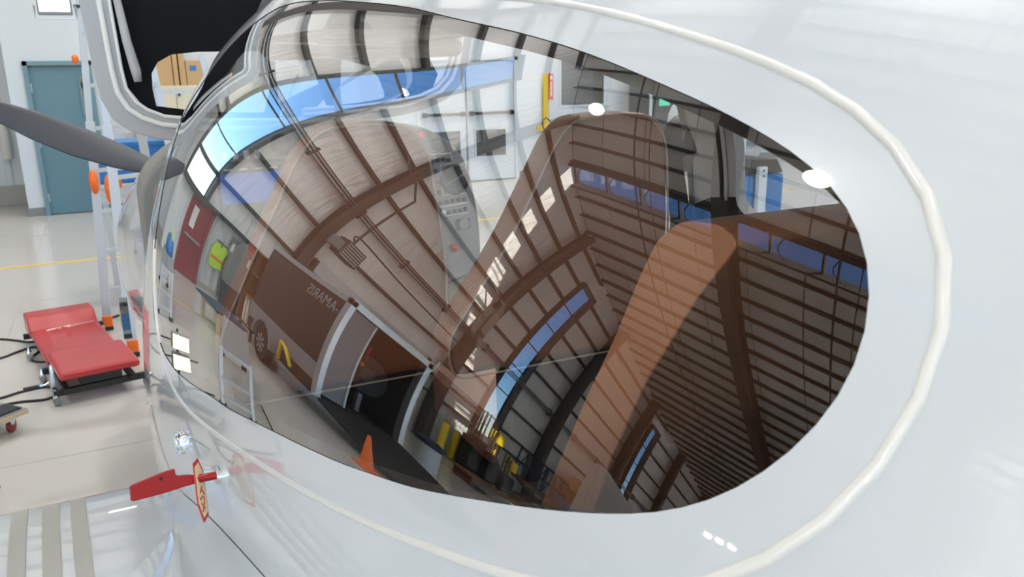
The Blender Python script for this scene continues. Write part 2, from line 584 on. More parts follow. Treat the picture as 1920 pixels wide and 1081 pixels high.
# ---- white office partition seen directly ahead
part = structure(MB().box(-1.95, -1.7, 13.4, 14.9, 0, 3.5).box(-1.7, -0.92, 13.4, 13.52, 2.14, 3.5).box(-0.92, 3.97, 13.4, 13.52, 0, 3.5)
                 .box(3.97, 5.81, 13.4, 13.52, 2.12, 3.5).box(5.81, 6.74, 13.4, 13.52, 0, 3.5)
                 .box(6.74, 7.66, 13.4, 13.52, 0, 1.27).box(6.74, 7.66, 13.4, 13.52, 2.55, 3.5).box(7.66, XR, 13.4, 13.52, 0, 3.5)
                 .box(-1.95, XR, 13.4, 14.9, 3.5, 3.56).build('wall_office', WALLWHITE))
bb = structure(MB().box(-1.96, -1.7, 13.385, 13.4, 0, 0.12).box(-1.965, -1.95, 13.39, 14.86, 0, 0.12).box(-0.86, 3.9, 13.385, 13.4, 0, 0.12)
               .box(5.88, 8.3, 13.385, 13.4, 0, 0.13).box(9.9, XR, 13.385, 13.4, 0, 0.13).build('baseboard_front', GREYBASE))
MB().box(-1.99, -1.955, 14.0, 14.12, 0.42, 0.56).build('wall_box', ALUW, part, bevel=0.005)
# teal door
d1 = holder('door_1', (-1.3, 13.4, 0))
MB().box(-1.70, -0.92, 13.42, 13.47, 0.01, 2.06).build('leaf', TEAL, d1, bevel=0.004)
MB().box(-1.74, -1.68, 13.36, 13.5, 0, 2.14).box(-0.95, -0.89, 13.36, 13.5, 0, 2.14).box(-1.74, -0.89, 13.36, 13.5, 2.08, 2.14).build('door_frame', TEALF, d1)
MB().box(-1.06, -0.98, 13.405, 13.43, 1.42, 1.9).build('vision_pane', DKGLASS, d1)
MB().ring([(-1.08, 1.40), (-0.96, 1.40), (-0.96, 1.92), (-1.08, 1.92), (-1.08, 1.40)], [(-1.06, 1.42), (-0.98, 1.42), (-0.98, 1.9), (-1.06, 1.9), (-1.06, 1.42)], 1, 13.39, 13.42).build('pane_frame', TEALF, d1)
for z in (0.25, 1.02, 1.78):
    MB().tube([(-1.675, 13.40, z - 0.06), (-1.675, 13.40, z + 0.06)], 0.012, 8).build('hinge', ALU, d1)
MB().tube([(-1.0, 13.40, 1.0), (-1.0, 13.34, 1.0), (-1.1, 13.34, 1.0)], 0.012, 8).build('door_handle', ALU, d1)
# white double door
d2 = holder('door_2', (4.9, 13.4, 0))
for (x0, x1) in ((4.0, 4.845), (4.865, 5.78)):
    lf = MB().box(x0, x1, 13.40, 13.45, 0.015, 2.08).build('leaf', WALLWHITE, d2, bevel=0.004)
    v0, v1 = (4.15, 4.72) if x0 < 4.5 else (5.02, 5.6)
    MB().box(v0, v1, 13.385, 13.40, 0.44, 0.9).build('lower_pane', DKGLASS, lf)
    MB().ring([(v0 - .03, .41), (v1 + .03, .41), (v1 + .03, .93), (v0 - .03, .93), (v0 - .03, .41)], [(v0, .44), (v1, .44), (v1, .9), (v0, .9), (v0, .44)], 1, 13.375, 13.40).build('pane_frame', WALLWHITE, lf)
    MB().box(x0 + 0.04, x1 - 0.04, 13.31, 13.35, 1.165, 1.215).box(x0 + .04, x0 + .1, 13.31, 13.4, 1.15, 1.23).box(x1 - .1, x1 - .04, 13.31, 13.4, 1.15, 1.23).build('panic_bar', BLACK, lf, bevel=0.004)
MB().box(3.93, 4.0, 13.36, 13.5, 0, 2.14).box(5.78, 5.85, 13.36, 13.5, 0, 2.14).box(3.93, 5.85, 13.36, 13.5, 2.085, 2.14).build('door_frame', WALLWHITE, d2)
MB().box(4.845, 4.865, 13.38, 13.45, 0.0, 2.08).build('meeting_seal', GREYBASE, d2)
# dark window in the partition
w9 = holder('window_6', (7.2, 13.4, 1.27))
MB().box(6.74, 7.66, 13.44, 13.46, 1.27, 2.55).build('pane', DKGLASS, w9)
MB().ring([(6.70, 1.23), (7.72, 1.23), (7.72, 2.59), (6.70, 2.59), (6.70, 1.23)], [(6.74, 1.27), (7.66, 1.27), (7.66, 2.55), (6.74, 2.55), (6.74, 1.27)], 1, 13.38, 13.46).build('window_frame', WALLWHITE, w9)
# dark red door in the ribbed liner (seen mirrored)
d3 = holder('door_3', (-4.65, YP, 0))
MB().box(-5.02, -4.34, YP - 0.1, YP - 0.04, 0.02, 1.92).build('leaf', DARKRED, d3, bevel=0.004)
MB().box(-5.10, -5.02, YP - 0.14, YP, 0, 2.0).box(-4.34, -4.26, YP - 0.14, YP, 0, 2.0).box(-5.10, -4.26, YP - 0.14, YP, 1.92, 2.02).build('door_frame', DARKRED, d3)
MB().box(-4.98, -4.38, YP - 0.18, YP - 0.14, 0.95, 1.01).build('panic_bar', ALU, d3)
MB().box(-4.66, -4.46, YP - 0.108, YP - 0.1, 1.2, 1.75).build('notice', WHITEINK, d3)
# sectional overhead door behind the trailer
d4 = holder('door_4', (-10.7, YP, 0))
MB().box(-13.45, -8.0, YP - 0.18, YP - 0.06, 2.55, 3.35).build('header_panel', ALUW, d4)
for k in range(5):
    MB().box(-13.3 + k * 1.04, -13.3 + (k + 1) * 1.04 - 0.03, YP - 0.1, YP - 0.03, 0.02, 0.60).build('panel', WALLWHITE, d4, bevel=0.01)
    MB().box(-13.3 + k * 1.04, -13.3 + (k + 1) * 1.04 - 0.03, YP - 0.1, YP - 0.03, 0.63, 1.23).build('panel', WALLWHITE, d4, bevel=0.01)
    MB().box(-13.3 + k * 1.04, -13.3 + (k + 1) * 1.04 - 0.03, YP - 0.1, YP - 0.03, 1.26, 1.86).build('panel', WALLWHITE, d4, bevel=0.01)
    MB().box(-13.3 + k * 1.04, -13.3 + (k + 1) * 1.04 - 0.03, YP - 0.1, YP - 0.03, 1.89, 2.52).build('panel', WALLWHITE, d4, bevel=0.01)
    MB().box(-13.0 + k * 1.04, -12.94 + k * 1.04, YP - 0.20, YP - 0.18, 2.9, 2.96).build('bolt_plate', BLACK, d4)
MB().box(-13.5, -13.34, YP - 0.22, YP, 0, 3.3).box(-8.1, -7.98, YP - 0.22, YP, 0, 3.3).build('track', STEEL, d4)

# ---- roof: purlins, rafters, insulation runs, glazed ridge strip
ceil = holder('ceiling', (0, 0, 13))
SK0, SK1 = -11.35, -10.15
me_p = None
SL = math.atan(0.0958)
x = XR - 0.5
k = 0
while x > XL:
    if not (SK0 + .05 < x < SK1 - .05):
        if me_p is None:
            g = MB().box(-0.035, 0.035, YB, YP, -0.012, 0).box(-0.006, 0.006, YB, YP, -0.17, 0).box(-0.035, 0.035, YB, YP, -0.182, -0.17)
            pr = g.build('purlin', STEEL)
            me_p = pr.data
            pr.parent = ceil
            pr.location = Vector((x, 0, roofz(x))) - wpos(ceil)
        else:
            shared('purlin', me_p, ceil, (x, 0, roofz(x)))
    x -= 1.02
def slab(x0, x1, y0, y1, dz0, dz1):
    return MB().prism([(x0, roofz(x0) + dz0), (x1, roofz(x1) + dz0), (x1, roofz(x1) + dz1), (x0, roofz(x0) + dz1)], 1, y0, y1)
y = YB
while y < YP - 0.01:
    y1 = min(y + 1.66, YP)
    slab(XL, SK0, y + 0.025, y1 - 0.025, 0.01, 0.09).build('roof_blanket', ROOFINS, ceil)
    slab(SK1, XR, y + 0.025, y1 - 0.025, 0.01, 0.09).build('roof_blanket', ROOFINS, ceil)
    y = y1
slab(XL, SK0, YB, YP + 0.1, 0.09, 0.14).build('roof_sheet', STEEL, ceil)
slab(SK1, XR + 0.5, YB, YP + 0.1, 0.09, 0.14).build('roof_sheet', STEEL, ceil)
for y in (7.5, 1.3, -5.0, -11.0, -17.0, -23.0):
    g = slab(XL, XR, y - 0.21, y + 0.21, -0.27, -0.235)
    b2 = slab(XL, XR, y - 0.21, y + 0.21, -0.9, -0.865); g.add(b2.v, b2.f)
    b2 = slab(XL, XR, y - 0.012, y + 0.012, -0.87, -0.26); g.add(b2.v, b2.f)
    g.build('rafter', STEEL2, ceil)
for y in (10.6, 4.6):
    MB().tube([(XL, y, roofz(XL) - 0.36), (XR, y, roofz(XR) - 0.36)], 0.03, 6).build('sprinkler_pipe', STEEL, ceil)
    MB().tube([(XL, y - .5, roofz(XL) - 0.3), (XR, y - .5, roofz(XR) - 0.3)], 0.016, 6).build('conduit', STEEL, ceil)
w5 = holder('window_5', ((SK0 + SK1) / 2, 0, roofz(SK0)))
for xx in (SK0, SK1):
    MB().box(xx - 0.06, xx + 0.06, YB, YP, roofz(xx) - 0.28, roofz(xx) + 0.12).build('curb', STEEL, w5)
y = YP - 0.05
while y > YB + 1:
    slab(SK0, SK1, y - 1.4, y, 0.06, 0.066).build('pane', PANE, w5)
    slab(SK0, SK1, y - 0.03, y + 0.03, -0.02, 0.12).build('glazing_bar', STEEL, w5)
    xm = SK0
    MB().tube([(xm + t * 1.2 + 0.0, y - 0.55 + 0.22 * math.sin(3 * t), roofz(xm + 1.2 * t) - 0.06 - 0.2 * math.sin(PI * t)) for t in (0, .2, .4, .6, .8, 1.0)], 0.02, 6).build('cable', STEEL, w5)
    y -= 1.4
# remaining walls of the hall
structure(MB().prism([(YB, 0), (15.0, 0), (15.0, roofz(XL)), (YB, roofz(XL))], 0, XL - 0.1, XL).build('wall_port', INSUL))
structure(MB().prism([(YB, 0), (15.0, 0), (15.0, roofz(XR + 4) + .05), (YB, roofz(XR + 4) + .05)], 0, XR + 4.0, XR + 4.1).build('wall_starboard', WALLWHITE))
structure(MB().box(XR, XR + 4, 13.4, 13.6, 0, 16.6).build('wall_corner', WALLWHITE))
structure(slab(XR, XR + 4, YB, YP, 0.0, 0.1).build('ceiling_starboard', ROOFINS))

# ---- high-bay lamps: two mirrored in the window, the others unseen and added for light
LAMPS = [(-6.40, 11.45, 12.9), (-6.95, 5.15, 12.9)] + [(x, y, 12.9) for x in (-6.85, 1.5, 9.5) for y in (-1.6, -8.5, -16, -22)] + [(1.5, 5.2, 13.2), (9.5, 5.2, 13.8), (9.5, 11.5, 13.8), (1.8, 11.5, 13.2)] + [(x, y, roofz(x) - 1.2) for x in (-17, -28, -39) for y in (-2.0, -9.0, -18)]
first = None
for i, (x, y, z) in enumerate(LAMPS):
    if i < 2:
        t = thing('high_bay_lamp', (x, y, z), ['lit round ceiling lamp mirrored above the tall brown seat back', 'lit round ceiling lamp mirrored near the upper right rim of the window'][i], 'ceiling lamp')
        sh = MB().lathe([(0.06, 0.42), (0.10, 0.40), (0.13, 0.30), (0.30, 0.02), (0.31, 0.0)], (x, y, z), n=28).build('shade', STEEL, t, smooth='auto')
        ds = MB().lathe([(0.295, 0.0), (0.29, -0.03), (0.08, -0.06)], (x, y, z), n=28).build('lens', LAMPM, t, smooth='auto')
        rd = MB().tube([(x, y, z + 0.4), (x, y, roofz(x) - .1)], 0.012, 6).build('hanger_rod', STEEL, t)
        if i == 0: first = (sh.data, ds.data, rd.data, Vector((x, y, z)))
    else:
        t = shared('lamp', first[0], ceil, (x, y, z))  # unseen lamp, added to brighten the wall, roof and floor
        for nm, me in (('lens', first[1]), ('hanger_rod', first[2])):
            o = bpy.data.objects.new(nm, me); COL.objects.link(o); o.parent = t
    ld = bpy.data.lights.new('lamp_light', 'AREA' if i < 2 else 'POINT')
    if i < 2:
        ld.shape = 'DISK'
        ld.size = 0.5
    else:
        ld.shadow_soft_size = 0.3
    ld.energy = 1500.0 if x < -30 else 2000.0 if x < -20 else 800.0 if x < -15 else 900.0 if (x > 0 and y > 4) else LAMP_W
    ld.color = (0.94, 0.97, 1.0)
    lo = bpy.data.objects.new('lamp_light', ld)
    COL.objects.link(lo)
    lo.parent = t
    lo.location = (0, 0, -0.065 if i < 2 else -0.9)
# ================================================================== AIRCRAFT
YS = np.array([-.6, .1, .35, .65, 1.0, 1.5, 2.2, 3.0])
WV = np.array([0.37944, 0.50914, 0.55998, 0.61334, 0.67229, 0.73723, 0.80338, 0.78227])
ZTV = np.array([1.967, 2.06625, 2.11722, 2.16654, 2.18575, 2.22471, 2.24675, 2.11568])
ZC = [1.38367, -0.10007, -0.11472]
NN = [1.76754, 0.33156, -0.00553]
HB = (0.74751, -0.001)
def _coef(v):
    n = len(YS); h = np.diff(YS)
    A = np.zeros((n, n)); bb = np.zeros(n); A[0, 0] = A[-1, -1] = 1
    for i in range(1, n - 1):
        A[i, i - 1] = h[i - 1]; A[i, i] = 2 * (h[i - 1] + h[i]); A[i, i + 1] = h[i]
        bb[i] = 3 * ((v[i + 1] - v[i]) / h[i] - (v[i] - v[i - 1]) / h[i - 1])
    c = np.linalg.solve(A, bb)
    return v, (v[1:] - v[:-1]) / h - h * (2 * c[:-1] + c[1:]) / 3, c, (c[1:] - c[:-1]) / (3 * h)
CW, CT = _coef(WV), _coef(ZTV)
def _sp(Cf, y):
    v, bq, c, d = Cf
    y = np.clip(y, YS[0], YS[-1])
    i = np.clip(np.searchsorted(YS, y) - 1, 0, len(YS) - 2)
    t = y - YS[i]
    return v[i] + bq[i] * t + c[i] * t * t + d[i] * t ** 3
def _ext(Cf, y, y1, v1, tail):
    v = _sp(Cf, y)
    s0 = (_sp(Cf, np.array(3.0)) - _sp(Cf, np.array(2.99))) / 0.01
    L = y1 - 3.0
    t = np.clip((y - 3.0) / L, 0, 1.3)
    v0 = _sp(Cf, np.array(3.0))
    h = (2 * t ** 3 - 3 * t ** 2 + 1) * v0 + (t ** 3 - 2 * t ** 2 + t) * s0 * L + (3 * t ** 2 - 2 * t ** 3) * v1
    v = np.where(y > 3.0, h, v)
    return np.where(y < -.6, v + tail * (y + .6), v)
def prof(y):
    y = np.asarray(y, float)
    w = _ext(CW, y, 3.75, 0.74, 0.17)
    zt = _ext(CT, y, 3.75, 1.70, 0.14)
    u = np.clip(y - .8, -1.4, 2.2)
    zc = ZC[0] + ZC[1] * u + ZC[2] * u * u
    n = np.clip(NN[0] + NN[1] * u + NN[2] * u * u, 1.5, 6)
    zc = np.minimum(zc, zt - 0.3)
    return w, zt, zc, n, HB[0] + HB[1] * u
def xc(y): return 0.088 - 0.105 * np.asarray(y, float)
def skin(y, phi, inset=0.0):
    """point on the fuselage skin: station y, girth angle phi in degrees (-90 keel, 0 port flank, 90 roof, 180 starboard)"""
    y = np.asarray(y, float); phi = np.asarray(phi, float)
    w, zt, zc, n, hb = prof(y)
    th = np.where(phi <= 90, phi, 180 - phi)
    c = np.clip(np.cos(np.radians(th)), 0, 1); s = np.sin(np.radians(th))
    q = np.clip((th - 62) / 26, 0, 1); q = q * q * (3 - 2 * q)
    qb = np.clip((-th - 50) / 38, 0, 1); qb = qb * qb * (3 - 2 * qb)
    xl = -w * c ** (2 / n) + xc(y) * np.maximum(q, qb)
    z = zc + np.where(s > 0, zt - zc, hb) * np.sign(s) * np.abs(s) ** (2 / n)
    x = np.where(phi <= 90, xl, 2 * xc(y) - xl)
    return np.stack([x, y + 0 * x, z], -1)
def normal(y, phi, e=0.02):
    dy = skin(y + e * .2, phi) - skin(y - e * .2, phi)
    dp = skin(y, phi + e * 12) - skin(y, phi - e * 12)
    n = np.cross(dp, dy)
    n /= np.maximum(np.linalg.norm(n, axis=-1, keepdims=True), 1e-9)
    p = skin(y, phi)
    cdir = p - np.stack([xc(y), y + 0 * p[..., 0], 1.35 + 0 * p[..., 0]], -1)
    sg = np.sign((n * cdir).sum(-1, keepdims=True))
    return n * np.where(sg == 0, 1, sg)
def smooth_loop(pts, n, it=2):
    p = np.array(pts, float)
    q = np.vstack([p, p[:1]])
    S = np.array([1.0, 0.0125])
    L = np.concatenate([[0], np.cumsum(np.linalg.norm(np.diff(q * S, axis=0), axis=1))])
    t = np.linspace(0, L[-1], n, endpoint=False)
    r = np.stack([np.interp(t, L, q[:, k]) for k in range(2)], 1)
    for _ in range(it):
        r = 0.5 * r + 0.25 * (np.roll(r, 1, 0) + np.roll(r, -1, 0))
    return r
def inside(P, poly):
    x, y = P[:, 0], P[:, 1]
    r = np.zeros(len(P), bool)
    a = poly; b_ = np.roll(poly, -1, 0)
    for (x0, y0), (x1, y1) in zip(a, b_):
        c = ((y0 > y) != (y1 > y))
        xi = (x1 - x0) * (y - y0) / (y1 - y0 + 1e-15) + x0
        r ^= c & (x < xi)
    return r
WIN = [(1.9197, 57.62), (1.784, 57.86), (1.5588, 57.32), (1.3045, 56.23), (1.1806, 55.38), (1.0395, 53.75), (0.8723, 51.82), (0.7754, 50.55), (0.6843, 49.28), (0.5921, 47.94), (0.5303, 47.16), (0.4965, 46.66), (0.4514, 45.89), (0.4211, 45.25), (0.4004, 44.58), (0.3789, 43.69), (0.3626, 42.75), (0.3482, 41.58), (0.3386, 40.49), (0.3309, 39.14), (0.3264, 38.18), (0.3214, 36.67), (0.3213, 35.13), (0.3245, 33.57), (0.3322, 31.82), (0.3416, 30.21), (0.3506, 29.04), (0.3632, 27.64), (0.3794, 26.33), (0.4003, 25.06), (0.4242, 23.84), (0.4819, 21.49), (0.5478, 19.27), (0.6099, 17.42), (0.68, 15.55), (0.7484, 14.34), (0.8199, 13.12), (0.939, 11.8), (1.0853, 10.52), (1.2288, 9.43), (1.3081, 9.22), (1.5129, 8.72), (1.6577, 8.93), (1.7965, 10.15), (1.8988, 11.84), (1.9724, 14.13), (2.023, 17.2), (2.054, 20.33), (2.112, 24.78), (2.1231, 27.81), (2.1781, 31.12), (2.2177, 34.16), (2.2409, 37.45), (2.3095, 41.89), (2.1906, 45.54), (2.1294, 51.28), (2.0248, 55.48)]
B1 = [(0.8518, 55.41), (0.7723, 54.41), (0.6738, 52.91), (0.5609, 51.52), (0.4745, 50.74), (0.4036, 49.51), (0.355, 47.98), (0.323, 46.23), (0.2977, 43.99), (0.2808, 41.73), (0.27, 39.43), (0.2656, 36.98), (0.2677, 34.3), (0.2763, 31.55), (0.2897, 28.76), (0.3069, 26.18)]
B2 = [(1.9691, 16.02), (1.9288, 12.99), (1.8724, 10.7), (1.7847, 8.31), (1.6932, 6.37), (1.5579, 5.36), (1.4268, 5.1), (1.2318, 5.55), (1.0018, 6.93), (0.8328, 8.7), (0.732, 10.29), (0.6324, 12.31), (0.539, 14.62)]
def round_rect(y0, y1, p0, p1, ry):
    rp = ry / 0.0125
    out = []
    for (cy, cq, a0) in ((y1 - ry, p1 - rp, 0), (y0 + ry, p1 - rp, 90), (y0 + ry, p0 + rp, 180), (y1 - ry, p0 + rp, 270)):
        for k in range(7):
            t = math.radians(a0 + 15 * k)
            out.append((cy + ry * math.cos(t), cq + rp * math.sin(t)))
    return out
HOLES = {
    'port_window': smooth_loop(WIN, 200, 3),
    'port_door': smooth_loop(round_rect(2.36, 3.25, -14, 56, 0.16), 80, 1),
    'starboard_window': smooth_loop([(0.5, 148), (0.5, 140), (0.8, 134), (1.2, 131), (1.37, 132), (1.42, 140), (1.46, 149), (1.50, 157), (1.44, 160), (1.2, 155.5), (.9, 152), (.6, 150)], 110, 1),
    'starboard_door': smooth_loop([(1.55, 137), (1.565, 130), (1.70, 124.5), (2.1, 122.5), (2.6, 121), (3.1, 122), (3.22, 130), (3.24, 150), (3.1, 166), (2.5, 164), (2.1, 168), (1.76, 176), (1.67, 172), (1.65, 160), (1.60, 148)], 110, 1),
    'windscreen': smooth_loop(round_rect(2.62, 3.62, 50, 130, 0.16), 100, 1),
}
SQ = np.array([1.0, 0.0125])
def cdt_mesh(polys, grid, keep):
    """triangulate grid points + loops in (y, phi) space"""
    pts = [Vector(p * SQ) for p in grid]
    edges = []
    for pl in polys:
        b0 = len(pts)
        pts += [Vector(p * SQ) for p in pl]
        edges += [(b0 + i, b0 + (i + 1) % len(pl)) for i in range(len(pl))]
    vo, eo, fo, _, _, _ = delaunay_2d_cdt(pts, edges, [], 0, 1e-6)
    V = np.array([tuple(v) for v in vo]) / SQ
    F = np.array([f for f in fo if len(f) == 3])
    c = V[F].mean(1)
    return V, F[keep(c)]
def skin_object(name, V, F, m, parent, off=0.0, flip=False):
    P = skin(V[:, 0], V[:, 1])
    N = normal(V[:, 0], V[:, 1])
    P = P + N * off
    a, b_, c = P[F[:, 0]], P[F[:, 1]], P[F[:, 2]]
    g = np.cross(b_ - a, c - a)
    d = (g * N[F].mean(1)).sum(1)
    F = F.copy()
    sw = d < 0
    F[sw] = F[sw][:, [0, 2, 1]]
    if flip: F = F[:, [0, 2, 1]]; N = -N
    used = np.unique(F)
    mp = -np.ones(len(P), int); mp[used] = np.arange(len(used))
    me = bpy.data.meshes.new(name)
    me.from_pydata((P[used] - np.array(wpos(parent))).tolist(), [], mp[F].tolist())
    me.polygons.foreach_set('use_smooth', [True] * len(me.polygons))
    me.normals_split_custom_set_from_vertices([tuple(v) for v in N[used]])
    me.materials.append(m)
    o = bpy.data.objects.new(name, me)
    COL.objects.link(o)
    o.parent = parent
    return o
AC = thing('light_aircraft', (0.0, 1.0, 0.0), 'glossy white light aircraft with big dark side window, seen close from behind the wing', 'aircraft')
gy = np.concatenate([np.arange(-1.6, 0.0, 0.08), np.arange(0.0, 3.76, 0.028)])
gp = np.concatenate([np.arange(-90, -20, 5.0), np.arange(-20, 90, 2.2), np.arange(90, 270.1, 3.6)])
G = np.array([(a, p) for a in gy for p in gp])
ins = np.zeros(len(G), bool)
for h in HOLES.values(): ins |= inside(G, h)
outer = [(gy[0], p) for p in gp]
def hull_keep(c):
    k = np.ones(len(c), bool)
    for h in HOLES.values(): k &= ~inside(c, h)
    return k
HV, HF = cdt_mesh(list(HOLES.values()), G[~ins], hull_keep)
skin_object('fuselage_skin', HV, HF, PAINT, AC)
# cabin lining: a coarser shell 3 cm inside the skin, from the rear bulkhead to the firewall
gy2 = np.arange(-0.4, 3.7, 0.09); gp2 = np.arange(-60, 240.1, 6.0)
G2 = np.array([(a, p) for a in gy2 for p in gp2])
ins = np.zeros(len(G2), bool)
for h in HOLES.values(): ins |= inside(G2, h)
LV, LF = cdt_mesh(list(HOLES.values()), G2[~ins], hull_keep)
lc = LV[LF].mean(1)
lowdark = np.where(lc[:, 1] > 90, 180 - lc[:, 1], lc[:, 1]) < np.where(lc[:, 0] < 1.75, 24, 4)
skin_object('cabin_lining', LV, LF[~lowdark], LINER, AC, off=-0.03, flip=True)
skin_object('lower_lining', LV, LF[lowdark], DARKTRIM, AC, off=-0.03, flip=True)
def reveal(name, loop, m, d0, d1):
    P = skin(loop[:, 0], loop[:, 1]); N = normal(loop[:, 0], loop[:, 1])
    a, c = P + N * d0, P + N * d1
    n = len(P)
    return MB().add(np.vstack([a, c]).tolist(), [(i, (i + 1) % n, n + (i + 1) % n, n + i) for i in range(n)]).build(name, m, AC, smooth=True)
for k, h in HOLES.items():
    if k == 'port_window': reveal('window_rim', h, DARKTRIM, 0.0, -0.032)
    elif 'window' in k: reveal('window_rim', h, GREYFRAME, 0.0, -0.032)
    elif 'door' in k: reveal('door_jamb', h, GREYFRAME, 0.0, -0.05)
    else: reveal('windscreen_rim', h, GREYFRAME, 0.0, -0.032)
def pane(name, loop, sy, sp, off):
    y0, y1 = loop[:, 0].min(), loop[:, 0].max(); p0, p1 = loop[:, 1].min(), loop[:, 1].max()
    g = np.array([(a, p) for a in np.arange(y0, y1, sy) for p in np.arange(p0, p1, sp)])
    g = g[inside(g, loop)]
    V, F = cdt_mesh([loop], g, lambda c: inside(c, loop))
    return skin_object(name, V, F, GLASS, AC, off=off)
pane('side_window', HOLES['port_window'], 0.011, 0.9, -0.0012)['label'] = 'large port side window mirroring the hangar'
pane('side_window', HOLES['starboard_window'], 0.05, 4, -0.002)
pane('windscreen', HOLES['windscreen'], 0.05, 4, -0.002)
# raised bead around the window
def bead(pts, r):
    p = np.array(pts, float)
    L = np.concatenate([[0], np.cumsum(np.linalg.norm(np.diff(p * SQ, axis=0), axis=1))])
    t = np.linspace(0, L[-1], 70)
    q = np.stack([np.interp(t, L, p[:, k]) for k in range(2)], 1)
    for _ in range(6):
        q[1:-1] = 0.5 * q[1:-1] + 0.25 * (q[2:] + q[:-2])
    P = skin(q[:, 0], q[:, 1]) - normal(q[:, 0], q[:, 1]) * (r * 0.45)
    return P
m = MB(); m.tube(bead([(1.4, 58.6), (1.1, 57.4)] + B1 + [(0.36, 21.5), (0.44, 17.6), (0.539, 14.62)] + B2[::-1][1:] + [(2.03, 19.0), (2.10, 23.0)], 0.0052), 0.0052, 10)
m.build('window_bead', CREAM, AC, smooth=True)
# two thin sealant lines running down to the wing root
for dphi in (0.0, 0.9):
    q = np.array([(2.09, 2.6 + dphi), (1.95, -2.6 + dphi), (1.80, -8.3 + dphi), (1.66, -13 + dphi), (1.5, -18 + dphi)])
    MB().tube(skin(q[:, 0], q[:, 1]).tolist(), 0.0022, 6).build('seam_line', GREYFRAME, AC, smooth=True)

# ---- cowling, spinner, propeller
def loft(secs, n=40, e=2.4):
    vs = []
    for (y, cx, hw, z0, z1) in secs:
        for k in range(n):
            t = 2 * PI * k / n
            c, s = math.cos(t), math.sin(t)
            vs.append((cx + hw * math.copysign(abs(c) ** (2 / e), c), y, (z0 + z1) / 2 + (z1 - z0) / 2 * math.copysign(abs(s) ** (2 / e), s)))
    fs = []
    for i in range(len(secs) - 1):
        for k in range(n):
            fs.append((i * n + k, i * n + (k + 1) % n, (i + 1) * n + (k + 1) % n, (i + 1) * n + k))
    fs += [tuple(range(n)), tuple(len(vs) - n + k for k in range(n))]
    return vs, fs
XN = -0.46
cw = MB().add(*loft([(3.55, -0.29, 0.455, 0.60, 1.70), (3.9, -0.32, 0.475, 0.56, 1.67), (4.3, -0.36, 0.475, 0.53, 1.58), (4.62, -0.41, 0.43, 0.55, 1.50), (4.80, -0.44, 0.36, 0.62, 1.42), (4.88, -0.45, 0.25, 0.75, 1.34)]))
cw.build('cowling', PAINT, AC, smooth='auto')
MB().lathe([(0.275, 0.0), (0.275, 0.10), (0.25, 0.2), (0.20, 0.32), (0.12, 0.45), (0.04, 0.52)], (XN, 4.90, 1.24), (-0.105, 0.995, 0), 28).build('spinner', TAUPE, AC, smooth='auto')
MB().prism(arc_round([(4.0, 0.76), (4.28, 0.74), (4.30, 0.9), (4.05, 0.93)], 0.05), 0, -0.86, -0.825).build('landing_light', DKGLASS, AC)
MB().box(-0.866, -0.86, 4.10, 4.18, 0.80, 0.88).build('light_reflector', GOLD, AC)
def blade(name, root, tip, wmax, T, par):
    root, tip = Vector(root), Vector(tip)
    d = (tip - root)
    L = d.length
    d.normalize()
    ch = Vector((0, 0.35, 1)); ch = (ch - d * ch.dot(d)).normalized()
    nn = d.cross(ch)
    secs = [(0.0, .10, .05), (.12, .12, .04), (.3, .175, .028), (.5, .19, .02), (.7, .165, .015), (.88, .115, .011), (.97, .085, .008), (1.0, .04, .006)]
    vs, fs = [], []
    n = 14
    for t, w_, th in secs:
        c = root + d * (L * t) + ch * (-0.012 * math.sin(PI * t))
        tw = 0.5 * (1 - t)
        e1 = ch * math.cos(tw) + nn * math.sin(tw); e2 = d.cross(e1)
        for k in range(n):
            a = 2 * PI * k / n
            vs.append(c + e1 * (w_ / 2 * math.cos(a)) + e2 * (th / 2 * math.sin(a)))
    for i in range(len(secs) - 1):
        for k in range(n):
            fs.append((i * n + k, i * n + (k + 1) % n, (i + 1) * n + (k + 1) % n, (i + 1) * n + k))
    fs += [tuple(range(n)), tuple(len(vs) - n + k for k in range(n))]
    return MB().add(vs, fs).build(name, BLADE, par, smooth=True)
blade('propeller_blade', (XN - 0.05, 5.02, 1.40), (-1.40, 5.08, 1.825), .19, 1, AC)
blade('propeller_blade', (XN + 0.05, 5.02, 1.38), (0.40, 4.95, 1.86), .19, 1, AC)
blade('propeller_blade', (XN, 5.02, 1.22), (XN + 0.02, 5.0, 0.30), .19, 1, AC)

# ---- port wing with root fillet and grip strips
def wing_z(t):                                        # t = 0 leading edge .. 1 trailing edge
    x = t
    yt = 0.62 * (0.2969 * math.sqrt(x) - 0.126 * x - 0.3516 * x ** 2 + 0.2843 * x ** 3 - 0.1015 * x ** 4)
    return yt
def wing_sec(X, yl, ch, zc0, n=26):
    pu, pl = [], []
    for i in range(n):
        t = (1 - math.cos(PI * i / (n - 1))) / 2
        pu.append((X, yl - ch * t, zc0 + ch * wing_z(t) * 1.0 - 0.02 * t))
        pl.append((X, yl - ch * t, zc0 - ch * wing_z(t) * 0.55 - 0.02 * t))
    return pu + pl[::-1][1:-1]
LE0 = lambda X: 2.285 + 0.105 * (X + 0.9)
secs = [wing_sec(X, LE0(X), ch, 0.83 + dz) for X, ch, dz in ((-0.30, 1.5, 0.0), (-0.8, 1.46, 0.0), (-1.6, 1.40, 0.035), (-3.0, 1.25, 0.11), (-4.9, 1.0, 0.22), (-5.0, 0.9, 0.23))]
n = len(secs[0])
vs = [p for s_ in secs for p in s_]
fs = [(i * n + k, i * n + (k + 1) % n, (i + 1) * n + (k + 1) % n, (i + 1) * n + k) for i in range(len(secs) - 1) for k in range(n)]
fs += [tuple(range(n)), tuple(len(vs) - n + k for k in range(n))]
wing = MB().add(vs, fs).build('wing', PAINT, AC, smooth='auto')
